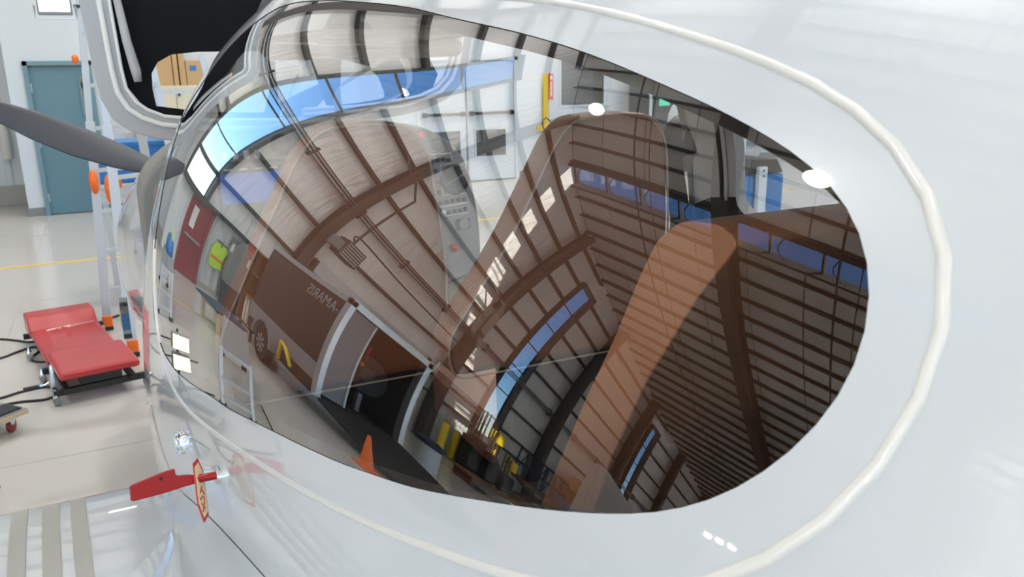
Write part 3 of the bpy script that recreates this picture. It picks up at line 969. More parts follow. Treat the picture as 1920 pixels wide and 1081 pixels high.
def wing_top(X, y):
    k = (-X - .8) / .8
    ch = 1.46 - .06 * k if k > 0 else 1.46 - .08 * k
    t = min(max((LE0(X) - y) / ch, 0), 1)
    return 0.83 + .035 * max(k, 0) + ch * wing_z(t) - 0.02 * t
for X, wd in ((-1.285, .031), (-1.205, .034), (-1.125, .034), (-1.058, .036), (-0.998, .034)):
    p = []
    for i in range(16):
        y = 2.20 - i * 0.055
        xx = X + (2.2 - y) * 0.06
        p += [(xx - wd / 2, y, wing_top(xx - wd / 2, y) + 0.003), (xx + wd / 2, y, wing_top(xx + wd / 2, y) + 0.003)]
    MB().add(p, [(2 * i, 2 * i + 1, 2 * i + 3, 2 * i + 2) for i in range(15)]).build('grip_strip', GRIP, wing, recalc=False)
# fillet: concave blend from the wing skin up to the fuselage flank
vs, fs = [], []
ny, nk = 29, 12
for i in range(ny + 1):
    y = 2.335 - i * 0.05
    tt = i / ny
    xw = -0.90 - 0.03 * math.sin(PI * min(1, tt * 1.2))
    if i < 3: xw = -0.84 - 0.02 * i
    zb_ = wing_top(xw, min(y, LE0(xw) - 0.012)) - 0.003
    ph = -6.0 - 6 * tt
    a = skin(y, ph) ; a = Vector(a.tolist())
    bq = skin(y, ph - 5); bq = Vector(bq.tolist())
    nrm = Vector(normal(np.array(y), np.array(ph)).tolist())
    a = a + nrm * 0.001
    p1 = a + (bq - a).normalized() * 0.16
    p1.x = min(p1.x, a.x + 0.05)
    p2 = Vector((xw + 0.11, y, zb_))
    p3 = Vector((xw, y, zb_))
    for k in range(nk + 1):
        t = k / nk
        vs.append(a * (1 - t) ** 3 + p1 * 3 * t * (1 - t) ** 2 + p2 * 3 * t * t * (1 - t) + p3 * t ** 3)
for i in range(ny):
    for k in range(nk):
        q = i * (nk + 1) + k
        fs.append((q, q + 1, q + nk + 2, q + nk + 1))
MB().add(vs, fs).build('wing_fillet', PAINT, AC, smooth=True)
# starboard wing (mostly out of sight) and landing gear
secs = [wing_sec(X, 2.2 - 0.105 * X, ch, 0.83 + dz) for X, ch, dz in ((0.2, 1.5, 0), (1.6, 1.4, .04), (4.8, 1.0, .22))]
vs = [p for s_ in secs for p in s_]
fs = [(i * n + k, i * n + (k + 1) % n, (i + 1) * n + (k + 1) % n, (i + 1) * n + k) for i in range(2) for k in range(n)]
fs += [tuple(range(n)), tuple(len(vs) - n + k for k in range(n))]
MB().add(vs, fs).build('wing', PAINT, AC, smooth='auto')
for (x, y) in ((-1.75, 1.35), (1.65, 1.05), (-0.40, 4.2)):
    g = MB().lathe([(0.10, -0.07), (0.19, -0.06), (0.2, 0.0), (0.19, 0.06), (0.10, 0.07)], (x, y, 0.2), (1, -0.1, 0), 24).build('landing_wheel', RUBBER, AC, smooth='auto')
    MB().bar((x, y + .02, 0.2), (x * 0.9, y + 0.1, 0.82), 0.07, 0.09).build('gear_leg', PAINT, AC)

# ---- open doors (swung up), black inner panel, grey frame, pale seal
def gull_door(name_label, outer, inner, cut, black, y0, sgn):
    d = MB().ring(outer, inner, 1, y0, y0 + 0.05).build('door', GREYFRAME, AC, bevel=0.006)
    d['label'] = name_label
    mid = [tuple((Vector(a) * .35 + Vector(b_) * .65)) for a, b_ in zip(outer, inner)]
    MB().tube([(a, y0 - 0.004, c) for a, c in mid], 0.009, 8).build('door_seal', SEAL, d, smooth=True)
    MB().tube([(a, y0 - 0.002, c) for a, c in inner], 0.006, 8).build('door_lip', SEAL, d, smooth=True)
    MB().ring(black, cut, 1, y0 + 0.02, y0 + 0.045).build('inner_panel', BLACKTRIM, d, bevel=0.003)
    return d
pd_out = [(-0.25, 2.33), (-0.6, 2.33), (-0.80, 2.32), (-0.838, 2.29), (-0.836, 2.18), (-0.828, 2.05), (-0.822, 1.95), (-0.812, 1.87), (-0.785, 1.805), (-0.735, 1.765), (-0.66, 1.737), (-0.5, 1.715), (-0.25, 1.70)]
pd_in = [(-0.25, 2.26), (-0.6, 2.26), (-0.735, 2.258), (-0.753, 2.24), (-0.750, 2.18), (-0.745, 2.05), (-0.742, 1.97), (-0.735, 1.905), (-0.712, 1.862), (-0.68, 1.835), (-0.63, 1.812), (-0.5, 1.795), (-0.25, 1.785)]
pd_blk = [(-0.25, 2.27), (-0.755, 2.265), (-0.752, 2.2), (-0.747, 2.05), (-0.737, 1.92), (-0.69, 1.845), (-0.63, 1.815), (-0.45, 1.795), (-0.25, 1.79), (-0.25, 2.0), (-0.25, 2.27)]
pd_cut = [(-0.28, 2.02), (-0.5, 2.018), (-0.585, 2.01), (-0.63, 1.985), (-0.652, 1.95), (-0.655, 1.90), (-0.65, 1.845), (-0.5, 1.82), (-0.3, 1.81), (-0.27, 1.9), (-0.28, 2.02)]
pdoor = gull_door('raised port door with grey frame and black inner panel', pd_out, pd_in, pd_cut, pd_blk, 3.0, 1)
MB().tube([(-0.728, 2.985, 2.18), (-0.715, 2.985, 2.05), (-0.70, 2.985, 1.96), (-0.697, 2.985, 1.925)], [0.012, 0.014, 0.016, 0.012], 10).build('gas_strut', GREYFRAME, pdoor, smooth=True)
sd_out = [(0.1, 2.33), (0.60, 2.32), (0.645, 2.25), (0.632, 2.08), (0.61, 1.97), (0.575, 1.885), (0.51, 1.825), (0.42, 1.79), (0.30, 1.765), (0.12, 1.75), (-0.1, 1.745)]
sd_in = [(0.1, 2.27), (0.55, 2.265), (0.572, 2.22), (0.56, 2.09), (0.54, 1.99), (0.51, 1.92), (0.46, 1.872), (0.39, 1.845), (0.29, 1.825), (0.12, 1.81), (-0.1, 1.805)]
sd_blk = [(0.1, 2.28), (0.47, 2.28), (0.45, 2.2), (0.43, 2.06), (0.445, 1.99), (0.478, 1.93), (0.455, 1.875), (0.38, 1.845), (0.2, 1.82), (0.05, 1.81), (0.1, 2.28)]
sd_cut = [(-0.05, 1.99), (0.0, 1.995), (0.10, 1.99), (0.18, 1.965), (0.225, 1.92), (0.245, 1.86), (0.245, 1.84), (0.22, 1.832), (0.12, 1.82), (0.0, 1.815), (-0.05, 1.99)]
gull_door('raised starboard door seen through the cabin', sd_out, sd_in, sd_cut, sd_blk, 3.32, -1)

# ---- cabin: bulkhead, floor, headliner frame, panel, seats
MB().box(-0.55, 0.55, -0.45, -0.40, 0.7, 2.0).build('rear_bulkhead', DARKTRIM, AC)
MB().box(-0.7, 0.5, -0.4, 3.6, 0.74, 0.80).build('cabin_floor', DARKTRIM, AC)
MB().box(-0.45, 0.42, -0.38, 0.30, 1.40, 1.46).build('parcel_shelf', DARKTRIM, AC, bevel=0.01)
hl = [(-0.40, 2.40), (-0.36, 2.50), (-0.2, 2.56), (0.0, 2.50), (0.045, 2.36), (0.05, 2.1)]
MB().tube([(a, c, 2.005 + 0.03 * (k == 0)) for k, (a, c) in enumerate(hl)], 0.024, 10).build('headliner_edge', GREYFRAME, AC, smooth=True)
MB().prism([(-0.40, 2.35), (-0.36, 2.47), (-0.2, 2.54), (-0.01, 2.48), (0.03, 2.36), (0.03, 1.9), (-0.35, 1.9)], 2, 2.03, 2.04).build('headliner', LINER, AC)
pn = arc_round([(-0.74, 0.9), (-0.74, 1.6), (-0.60, 1.72), (-0.30, 1.775), (-0.05, 1.778), (0.26, 1.75), (0.42, 1.63), (0.47, 1.36), (0.47, 0.9)], 0.09, 4)
panel = MB().prism(pn, 1, 2.92, 3.30).build('instrument_panel', GLARE, AC, bevel=0.008)
MB().prism(arc_round([(-0.70, 1.15), (-0.70, 1.59), (-0.58, 1.67), (0.24, 1.675), (0.40, 1.60), (0.445, 1.36), (0.43, 1.15)], 0.04), 1, 2.895, 2.92).build('panel_fascia', PANELGREY, panel, bevel=0.003)
MB().box(-0.50, -0.22, 2.882, 2.895, 1.38, 1.66).build('flight_display', BLACK, panel, bevel=0.004)
MB().box(-0.49, -0.23, 2.878, 2.882, 1.52, 1.622).build('display_sky', PFDBLUE, panel)
MB().box(-0.49, -0.23, 2.878, 2.882, 1.39, 1.52).build('display_ground', PFDDARK, panel)
MB().box(-0.49, -0.23, 2.878, 2.882, 1.624, 1.65).build('display_header', PFDDARK, panel)
for k in range(5): MB().box(-0.475 + k * .05, -0.45 + k * .05, 2.876, 2.878, 1.632, 1.637).build('display_caption', WHITEINK, panel)
for k in range(9): MB().box(-0.30, -0.285 + .006 * (k % 2), 2.876, 2.878, 1.41 + .022 * k, 1.413 + .022 * k).build('display_tick', WHITEINK, panel)
for k in range(4):
    MB().box(-0.475 + k * 0.035, -0.458 + k * .035, 2.885, 2.897, 1.668, 1.694).build('rocker_switch', WHITEINK, panel, bevel=0.002)
MB().lathe([(0.036, 0), (0.036, -0.012), (0.028, -0.014)], (-0.28, 2.893, 1.71), (0, 1, 0), 24).build('round_gauge', BLACK, panel)
MB().box(0.20, 0.245, 2.91, 2.922, 1.70, 1.725).build('annunciator', REDLITE, panel)
# switch cluster at the starboard end
sx = lambda px, py: (0.245 + (px - 800) / 95 * 0.215, 1.655 - (py - 285) / 107 * 0.245)
for row in ([(812, 300), (822, 300), (832, 300), (841, 301)], [(806, 318), (816, 318)], [(808, 338), (818, 337)], [(820, 354)], [(824, 371), (834, 370), (845, 369), (856, 368), (866, 368)], [(837, 388), (848, 387), (858, 386), (868, 385)]):
    for px, py in row:
        X, Z = sx(px, py)
        MB().lathe([(0.0085, 0), (0.0085, -0.008), (0.006, -0.012)], (X, 2.895, Z), (0, 1, 0), 12).build('switch_knob', BLACK, panel)
X, Z = sx(828, 388)
MB().lathe([(0.011, 0), (0.011, -0.004), (0.006, -0.006)], (X, 2.895, Z), (0, 1, 0), 14).build('key_ring', ALUW, panel)
X, Z = sx(850, 334)
vt = MB().lathe([(0.058, 0), (0.058, -0.010), (0.050, -0.014), (0.046, -0.006), (0.02, -0.002)], (X, 2.895, Z), (0, 1, 0), 30).build('air_vent', BLACK, panel, smooth='auto')
MB().bar((X - .04, 2.89, Z - .02), (X + .04, 2.89, Z + .02), 0.004, 0.004).build('vent_vane', PANELGREY, vt)
def outline(pts, nm):
    q = [(*sx(a, c), 0) for a, c in pts]
    MB().tube([(a, 2.894, c) for a, c, _ in q], 0.0016, 4).build(nm, WHITEINK, panel)
outline([(803, 291), (845, 290), (846, 306), (826, 309), (828, 359), (871, 358), (872, 374), (820, 378)], 'panel_outline')
outline([(826, 378), (872, 375), (874, 391), (828, 394)], 'panel_outline')
X, Z = sx(862, 410)
MB().prism(arc_round([(X - .03, Z - .022), (X + .03, Z - .022), (X + .03, Z + .022), (X - .03, Z + .022)], .008), 1, 2.888, 2.895).build('socket_plate', BLACK, panel)
MB().lathe([(0.022, 0), (0.02, -0.01)], (X + .003, 2.89, Z), (0, 1, 0), 18).build('socket', PANELGREY, panel)
X, Z = sx(844, 440)
MB().lathe([(0.012, 0), (0.014, -0.015), (0.004, -0.03)], (X, 2.89, Z - .02), (0, 1, 0), 14).build('red_knob', REDPAINT, panel)
def seat(poly, y0, dy, lean, m, cushion, label):
    cx_ = sum(p[0] for p in poly) / len(poly)
    s_ = MB()
    rp = arc_round(poly, 0.06, 4)
    def Y(z): return y0 - (z - 1.5) * lean
    n = len(rp)
    vs = [(a, Y(c), c) for a, c in rp] + [(cx_ + (a - cx_) * 1.0, Y(c) + dy, c) for a, c in rp]
    fs = [tuple(range(n)), tuple(range(2 * n - 1, n - 1, -1))] + [(i, i + n, (i + 1) % n + n, (i + 1) % n) for i in range(n)]
    o = s_.add(vs, fs).build('seat', m, AC, bevel=0.022, seg=3)
    for p in o.data.polygons: p.use_smooth = True
    o.data.set_sharp_from_angle(angle=0.9)
    o['label'] = label
    k = cushion
    c = MB().box(k[0], k[1], k[2], k[3], 0.98, 1.12).build('cushion', m, o, bevel=0.04, seg=3)
    MB().box(k[0] + .05, k[1] - .05, k[2] + .05, k[3] - .05, 0.8, 0.98).build('seat_base', DARKTRIM, o)
    MB().box(k[0] + .02, k[1] - .02, y0 + .01, y0 + .09, 0.85, 1.3).build('seat_frame', DARKTRIM, o, bevel=.01)
    pip = [(cx_ + (a - cx_) * .985, Y(c) - 0.001, c - .004) for a, c in rp]
    MB().tube(pip, 0.0028, 6, closed=True).build('piping', PIPING, o, smooth=True)
    return o
seat([(-0.455, 1.785), (-0.40, 1.835), (-0.29, 1.842), (-0.20, 1.832), (-0.16, 1.775), (-0.128, 1.53), (-0.13, 1.30), (-0.16, 1.25), (-0.66, 1.25), (-0.66, 1.40), (-0.555, 1.60)], 1.75, 0.10, 0.0, LEATHER, (-0.64, -0.15, 1.85, 2.4), 'tall brown port front seat back')
seat([(0.085, 1.80), (0.13, 1.842), (0.24, 1.85), (0.345, 1.842), (0.383, 1.78), (0.395, 1.60), (0.395, 1.28), (-0.19, 1.28), (-0.20, 1.37), (-0.04, 1.58)], 1.60, 0.10, 0.0, LEATHER, (-0.06, 0.40, 1.70, 2.3), 'tall brown starboard front seat back')
rs = MB().prism(arc_round([(0.655, 1.79), (0.72, 1.785), (0.765, 1.755), (0.80, 1.70), (0.85, 1.61), (0.92, 1.50), (1.07, 1.24), (1.17, 1.02), (1.02, 1.0), (0.91, 1.30), (0.85, 1.44), (0.78, 1.57), (0.69, 1.70), (0.625, 1.775)], 0.02, 3), 0, -0.25, 0.16).build('seat', LEATHERLIT, AC, bevel=0.02, seg=3)
for p in rs.data.polygons: p.use_smooth = True
rs.data.set_sharp_from_angle(angle=0.9)
rs['label'] = 'brown rear seat back leaning aft'
MB().box(-0.3, 0.35, 1.0, 1.45, 0.95, 1.08).build('cushion', DARKTRIM, rs, bevel=0.04)
# belt guide and shoulder belt on the starboard pillar
bg_ = MB().add(*loft([(1.575, 0.440, 0.016, 1.745, 1.815), (1.62, 0.425, 0.030, 1.73, 1.835), (1.66, 0.41, 0.022, 1.745, 1.80), (1.69, 0.40, 0.008, 1.75, 1.775)], 20, 2.0)).build('belt_guide', BLACK, AC, smooth=True)
MB().add([(.425, 1.68, 1.745), (.425, 1.60, 1.745), (.475, 1.70, 1.56), (.475, 1.61, 1.56), (.50, 1.74, 1.2), (.50, 1.65, 1.2)], [(0, 1, 3, 2), (2, 3, 5, 4)]).build('shoulder_belt', BLACK, AC, recalc=False)
MB().add([(.405, 1.70, 1.755), (.405, 1.67, 1.735), (.38, 1.76, 1.66), (.38, 1.73, 1.64)], [(0, 1, 3, 2)]).build('shoulder_belt', BLACK, AC, recalc=False)
for yy in (1.475, 1.49):
    q = np.array([[yy + (p - 140) * .0045 - .025, p] for p in np.linspace(134, 156, 12)])
    P = skin(q[:, 0], q[:, 1]) - normal(q[:, 0], q[:, 1]) * 0.034
    MB().tube(P.tolist(), 0.005, 6).build('pillar_seal', SEAL if yy < 1.48 else BLACK, AC, smooth=True)
# small fittings on the port flank: a tie-down ring
P = Vector(skin(np.array(1.627), np.array(1.1)).tolist()); N_ = Vector(normal(np.array(1.627), np.array(1.1)).tolist())
fr_ = MB().lathe([(0.024, -0.002), (0.024, 0.004), (0.019, 0.010), (0.012, 0.012), (0.010, 0.004)], P, N_, 24).build('vent_ring', CHROME, AC, smooth='auto')
for k in range(8):
    a = 2 * PI * k / 8
    u = N_.orthogonal().normalized(); w_ = N_.cross(u)
    c = P + N_ * 0.008 + (u * math.cos(a) + w_ * math.sin(a)) * 0.019
    MB().lathe([(0.0035, -0.002), (0.0035, 0.005), (0.002, 0.006)], c, N_, 8).build('ring_stud', CHROME, fr_)
# ================================================================== THINGS SEEN DIRECTLY
# red locking pin with its warning placard in the flank
A0 = Vector((-0.713, 1.299, 1.316)); AD = Vector((-0.985, -0.13, 0.09)).normalized()
t = thing('locking_pin', A0, 'red anodised locking pin with cream placard stuck in the white aircraft flank', 'locking pin')
MB().tube([A0 + AD * -0.002, A0 + AD * 0.045], 0.0065, 14).build('pin_rod', REDANO, t, smooth='auto')
MB().lathe([(0.017, 0.0), (0.017, 0.004), (0.014, 0.005), (0.014, 0.010), (0.010, 0.011)], A0, AD, 24).build('collar', CHROME, t, smooth='auto')
SV = Vector((0.0, -0.55, -0.83)); SV = (SV - AD * SV.dot(AD)).normalized()
SW = AD.cross(SV)
SW = SW * math.cos(0.65) + AD * math.sin(0.65)
PN = SV.cross(SW).normalized()
if PN.dot(CAM - A0) < 0: PN = -PN
c = A0 + AD * 0.034
pl = [(-0.034, -0.004), (-0.024, 0.013), (0.042, 0.018), (0.070, 0.005), (0.058, -0.013), (-0.014, -0.018)]
def placard(scale, d0, d1, m, nm):
    vs = [c - PN * d + SV * (0.02 + (a - 0.02) * scale) + SW * (q * scale) for d in (d0, d1) for a, q in pl]
    n = len(pl)
    return MB().add(vs, [tuple(range(n)), tuple(range(2 * n - 1, n - 1, -1))] + [(i, i + n, (i + 1) % n + n, (i + 1) % n) for i in range(n)]).build(nm, m, t)
placard(1.0, 0, 0.0016, REDPAINT, 'placard_edge')
f_ = placard(0.86, -0.0006, 0.0, CREAMP, 'placard')
placard(0.86, 0.0016, 0.0022, CREAMP, 'placard')
for k, (a, q, l, an) in enumerate(((0.018, 0.002, .013, .6), (0.022, -.004, .010, -.5), (0.031, 0.004, .013, 1.1), (0.036, -.003, .014, .2), (0.044, .002, .013, -.9), (0.050, .004, .008, .4), (-0.004, .0, .010, .8))):
    dv = SV * math.cos(an) + SW * math.sin(an)
    p = c + SV * a + SW * q + PN * 0.0009
    MB().bar(p - dv * l / 2, p + dv * l / 2, 0.0022, 0.0006, PN).build('placard_mark', REDPAINT, t)
H0 = A0 + AD * 0.040
up_ = Vector((0, 0.25, 1)); up_ = (up_ - AD * up_.dot(AD)).normalized(); sd_ = AD.cross(up_)
prof2 = [(0.0, 0.007), (0.012, 0.010), (0.026, 0.011), (0.030, 0.014), (0.0305, 0.023), (0.045, 0.0215), (0.094, 0.010), (0.097, 0.006), (0.097, -0.013), (0.094, -0.015), (0.05, -0.012), (0.02, -0.008), (0.0, -0.006)]
vs = [H0 + AD * a + up_ * q + sd_ * d for d in (-0.004, 0.004) for a, q in prof2]
n = len(prof2)
MB().add(vs, [tuple(range(n)), tuple(range(2 * n - 1, n - 1, -1))] + [(i, i + n, (i + 1) % n + n, (i + 1) % n) for i in range(n)]).build('pin_handle', REDANO, t, bevel=0.0012)
hc = H0 + AD * 0.052 + up_ * 0.012
MB().lathe([(0.003, -0.0045), (0.003, 0.0045)], hc, sd_, 12).build('handle_hole', BLACK, t)

# red mechanic's creeper
def rigid(ox, oy, ang):
    m4 = Matrix.Rotation(ang, 4, 'Z'); m4.translation = (ox, oy, 0)
    return m4
CR = rigid(-1.035, 5.42, math.radians(10.5))
t = thing('mechanics_creeper', (-1.15, 6.1, 0), 'red padded mechanic creeper on casters lying on the beige floor', 'creeper')
def pad(x0, x1, y0, y1, z0, z1, nm, bv=0.025):
    return MB().box(x0, x1, y0, y1, z0, z1, CR).build(nm, REDVINYL, t, bevel=bv, seg=3)
pad(-0.23, 0.23, -0.02, 0.50, 0.155, 0.205, 'seat_pad')
bp_ = pad(-0.235, 0.215, 0.52, 1.36, 0.105, 0.155, 'back_pad')
hv = [(-.24, 1.26, .15), (.215, 1.26, .15), (.215, 1.36, .235), (-.24, 1.36, .235), (-.24, 1.54, .235), (.215, 1.54, .235), (-.24, 1.56, .10), (.215, 1.56, .10), (-.24, 1.26, .10), (.215, 1.26, .10)]
MB().add([CR @ Vector(v) for v in hv], [(0, 1, 2, 3), (3, 2, 5, 4), (4, 5, 7, 6), (6, 7, 9, 8), (8, 9, 1, 0), (0, 3, 4, 6, 8), (1, 9, 7, 5, 2)]).build('headrest', REDVINYL, t, bevel=0.014, seg=3)
fr2 = MB()
for x in (-.2, .18): fr2.box(x - .018, x + .018, -0.02, 1.5, .075, .105, CR)
for y in (0.02, 0.5, 1.42): fr2.box(-.27, .27, y - .018, y + .018, .062, .098, CR)
fr2.box(-.12, .12, 0.0, .25, .11, .155, CR)
fr2.build('frame', BLACK, t)
for (x, y) in ((-.26, .02), (.26, .02), (-.27, .5), (.26, .5), (-.28, 1.05), (.26, 1.42)):
    p = CR @ Vector((x, y, 0.032))
    w_ = MB().lathe([(0.012, -0.012), (0.03, -0.011), (0.032, 0), (0.03, 0.011), (0.012, 0.012)], p, CR.to_3x3() @ Vector((1, .3, 0)), 18).build('caster', GREYPL, t, smooth='auto')
    q = CR @ Vector((x, y, 0.05))
    MB().lathe([(0.017, 0.0), (0.019, 0.018), (0.012, 0.03), (0.007, 0.05)], q, (0, 0, 1), 14).build('caster_fork', CHROME, w_, smooth='auto')
# worn white script printed on the creeper back pad (illegible in the picture)
def cr(x, y, z=0.1565): return CR @ Vector((x, y, z))
for k, (x0, y0, x1, y1, w_) in enumerate(((-.135, 1.205, -.105, 1.22, .03), (-.10, 1.215, -.075, 1.23, .03), (-.07, 1.24, -.03, 1.245, .012), (-.02, 1.235, .03, 1.245, .02), (-.06, 1.20, -.045, 1.215, .012), (.0, 1.205, .02, 1.215, .022), (.03, 1.215, .055, 1.225, .014), (.06, 1.225, .085, 1.23, .012), (.09, 1.225, .13, 1.235, .009), (.13, 1.235, .185, 1.245, .005), (.05, 1.255, .18, 1.262, .004))):
    MB().bar(cr(x0, y0), cr(x1, y1), w_ * .8, 0.0012).build('worn_print', WHITEINK, bp_)

# plywood furniture dolly at the left edge
DO = Vector((-1.41, 5.08, 0)); da = Vector((-0.77, -0.64, 0)); db = Vector((-0.64, 0.77, 0))
def dl(a, q, z): return DO + da * a + db * q + Vector((0, 0, z))
def dbox(a0, a1, b0, b1, z0, z1, nm, m, par, bv=0):
    vs = [dl(a, q, z) for a in (a0, a1) for q in (b0, b1) for z in (z0, z1)]
    return MB().add(vs, [(0, 1, 3, 2), (4, 6, 7, 5), (0, 4, 5, 1), (2, 3, 7, 6), (0, 2, 6, 4), (1, 5, 7, 3)]).build(nm, m, par, bevel=bv)
t = thing('furniture_dolly', DO + da * .35 + db * .25, 'plywood dolly with dark carpet patches and red casters by the left edge', 'dolly')
dbox(0, .75, 0, .5, .100, .125, 'deck', PLY, t, .003)
dbox(.005, .745, .005, .495, .125, .129, 'grey_cover', GREYPL, t)
dbox(.02, .32, .03, .17, .129, .137, 'carpet_patch', BLACK, t)
dbox(.02, .32, .22, .36, .129, .137, 'carpet_patch', BLACK, t)
dbox(.40, .70, .03, .17, .129, .137, 'carpet_patch', BLACK, t)
for a, q in ((.07, .07), (.68, .07), (.07, .43), (.68, .43)):
    MB().lathe([(0.016, -0.014), (0.038, -0.012), (0.04, 0), (0.038, 0.012), (0.016, 0.014)], dl(a, q, .04), da * .6 + db, 20).build('caster', DARKRED, t, smooth='auto')
    MB().box(-.02, .02, -.025, .025, 0, .05, Matrix.Translation(dl(a, q, .05))).build('caster_bracket', ALU, t, bevel=.004)

def cord(name, pts, r, m, label, cat):
    P = [Vector(p if len(p) == 3 else (*p, r)) for p in pts]
    out = []
    for i in range(len(P) - 1):
        p0, p1, p2, p3 = P[max(i - 1, 0)], P[i], P[i + 1], P[min(i + 2, len(P) - 1)]
        for k in range(6):
            s = k / 6
            out.append(0.5 * ((2 * p1) + (p2 - p0) * s + (2 * p0 - 5 * p1 + 4 * p2 - p3) * s * s + (3 * p1 - p0 - 3 * p2 + p3) * s ** 3))
    out.append(P[-1])
    return tag(MB().tube(out, r, 8).build(name, m, None, smooth=True), label, cat)
cord('power_cord', [(-2.6, 6.6), (-1.95, 6.45), (-1.70, 6.55), (-1.61, 6.64), (-1.50, 6.72), (-1.46, 6.60), (-1.50, 6.46), (-1.49, 6.38), (-1.42, 6.31), (-1.30, 6.30)], 0.008, RUBBER, 'black power cord looping beside the far left caster of the red creeper', 'cord')
cord('extension_cord', [(-2.6, 7.2), (-1.95, 7.12), (-1.75, 7.06), (-1.62, 6.95), (-1.50, 6.86), (-1.2, 6.98), (-1.08, 7.14), (-0.97, 7.26), (-0.85, 7.35), (-.5, 7.5)], 0.008, RUBBER, 'black cord crossing the floor behind the red creeper headrest', 'cord')
c_ = cord('charger_lead', [(-2.4, 5.6), (-1.75, 5.66), (-1.62, 5.68), (-1.51, 5.74), (-1.38, 5.76), (-1.31, 5.68), (-1.31, 5.58), (-1.37, 5.52), (-1.53, 5.55), (-1.8, 5.5)], 0.008, RUBBER, 'black lead with inline plug curling between the dolly and the creeper', 'cord')
MB().tube([(-1.50, 5.755, .013), (-1.38, 5.775, .013)], 0.014, 10).build('inline_plug', BLACK, c_)
t = thing('air_tool', (-1.29, 5.7, 0), 'small silver tool standing on the floor by the near left corner of the creeper', 'tool')
MB().lathe([(.03, 0), (.032, .06), (.02, .10), (.02, .15), (.012, .16)], (-1.32, 5.74, 0), (0, 0, 1), 16).build('tool_body', ALU, t, smooth='auto')
MB().tube([(-1.32, 5.74, .06), (-1.38, 5.765, .02), (-1.44, 5.77, .013)], .01, 8).build('tool_nozzle', CHROME, t)

# telescopic aluminium ladder with orange locks
t = thing('step_ladder', (-0.92, 6.7, 0), 'tall aluminium folding ladder with orange locks and feet behind the propeller', 'ladder')
rails = [((-1.0, 6.94, 0), (-0.86, 6.95, 2.6)), ((-0.84, 6.15, 0), (-0.78, 6.62, 2.6)), ((-0.50, 7.25, 0), (-0.62, 7.0, 2.6)), ((-0.28, 6.5, 0), (-.5, 6.75, 2.6))]
for k, (p0, p1) in enumerate(rails):
    p0, p1 = Vector(p0), Vector(p1)
    q0 = p0.lerp(p1, 0.035)
    r_ = MB().bar(q0, p0.lerp(p1, .62), 0.065, 0.03, (0, 1, 0)).bar(p0.lerp(p1, .55), p1, 0.048, 0.022, (0, 1, 0)).build('rail', ALUW, t, bevel=0.004)
    MB().bar(p0, p0.lerp(p1, .045), 0.075, 0.05, (0, 1, 0)).build('foot', ORANGE, r_, bevel=.008)
    MB().bar(p0 - Vector((0, 0, .0)), p0.lerp(p1, .012), 0.078, 0.054, (0, 1, 0)).build('foot_pad', RUBBER, r_)
for z in (.12, .24, .36, .48, .60, .72, .86):
    a, b2 = Vector(rails[0][0]).lerp(Vector(rails[0][1]), z), Vector(rails[2][0]).lerp(Vector(rails[2][1]), z)
    MB().bar(a, b2, 0.035, 0.028).build('rung', ALUW, t)
    a, b2 = Vector(rails[1][0]).lerp(Vector(rails[1][1]), z), Vector(rails[3][0]).lerp(Vector(rails[3][1]), z)
    MB().bar(a, b2, 0.035, 0.028).build('rung', ALUW, t)
for (x, y, z, h) in ((-0.945, 6.86, 1.17, .17), (-0.845, 6.60, 1.14, .2)):
    MB().add(*loft([(y - .035, x, .02, z - h / 2, z + h / 2), (y, x, .032, z - h * .5, z + h * .55), (y + .03, x, .02, z - h * .35, z + h / 2)], 14)).build('lock_lever', ORANGE, t, smooth=True)
MB().box(-.83, -.76, 6.5, 6.56, 1.16, 1.24).build('lock_sleeve', ORANGE, t, bevel=.008)
MB().lathe([(.012, 0), (.03, .012), (.034, .03), (.02, .045)], (-0.925, 6.9, 2.06), (-1, 0, 0), 16).build('lock_knob', ORANGE, t, smooth='auto')

# second ladder side seen through the raised door's window
t = thing('trestle_ladder', (-0.38, 7.7, 0), 'aluminium trestle ladder seen through the window of the raised door', 'ladder')
for (x0, x1) in ((-0.20, -0.43), (0.25, -0.02)):
    MB().bar((x0, 7.5, 0), (x1, 7.5, 2.1), .05, .03, (0, 1, 0)).build('rail', ALUW, t)
for z in (.3, .6, .9, 1.2, 1.5, 1.8):
    MB().bar((-.20 - .11 * z, 7.5, z), (.25 - .128 * z, 7.5, z), .035, .03).build('rung', ALUW, t)
# blue tote on a light steel bench
t = thing('steel_bench', (-0.6, 7.9, 0), 'light steel bench behind the orange ladder locks', 'bench')
MB().box(-.95, 0.6, 7.6, 8.2, 1.02, 1.06).build('top', ALUW, t, bevel=.005)
MB().box(-.95, 0.6, 7.6, 7.63, .90, .96).build('rail', ALUW, t)
for x in (-.9, .5):
    for y in (7.64, 8.15): MB().box(x - .02, x + .02, y - .02, y + .02, 0, 1.02).build('leg', ALUW, t)
b = MB().box(-.92, -.1, 7.65, 8.1, 1.06, 1.38)
o = tag(b.build('storage_tote', BLUE, None, bevel=.02), 'blue plastic tote on the light steel bench behind the propeller', 'tote')
MB().box(-.94, -.08, 7.63, 8.12, 1.36, 1.40).build('lid', BLUE, o, bevel=.01)

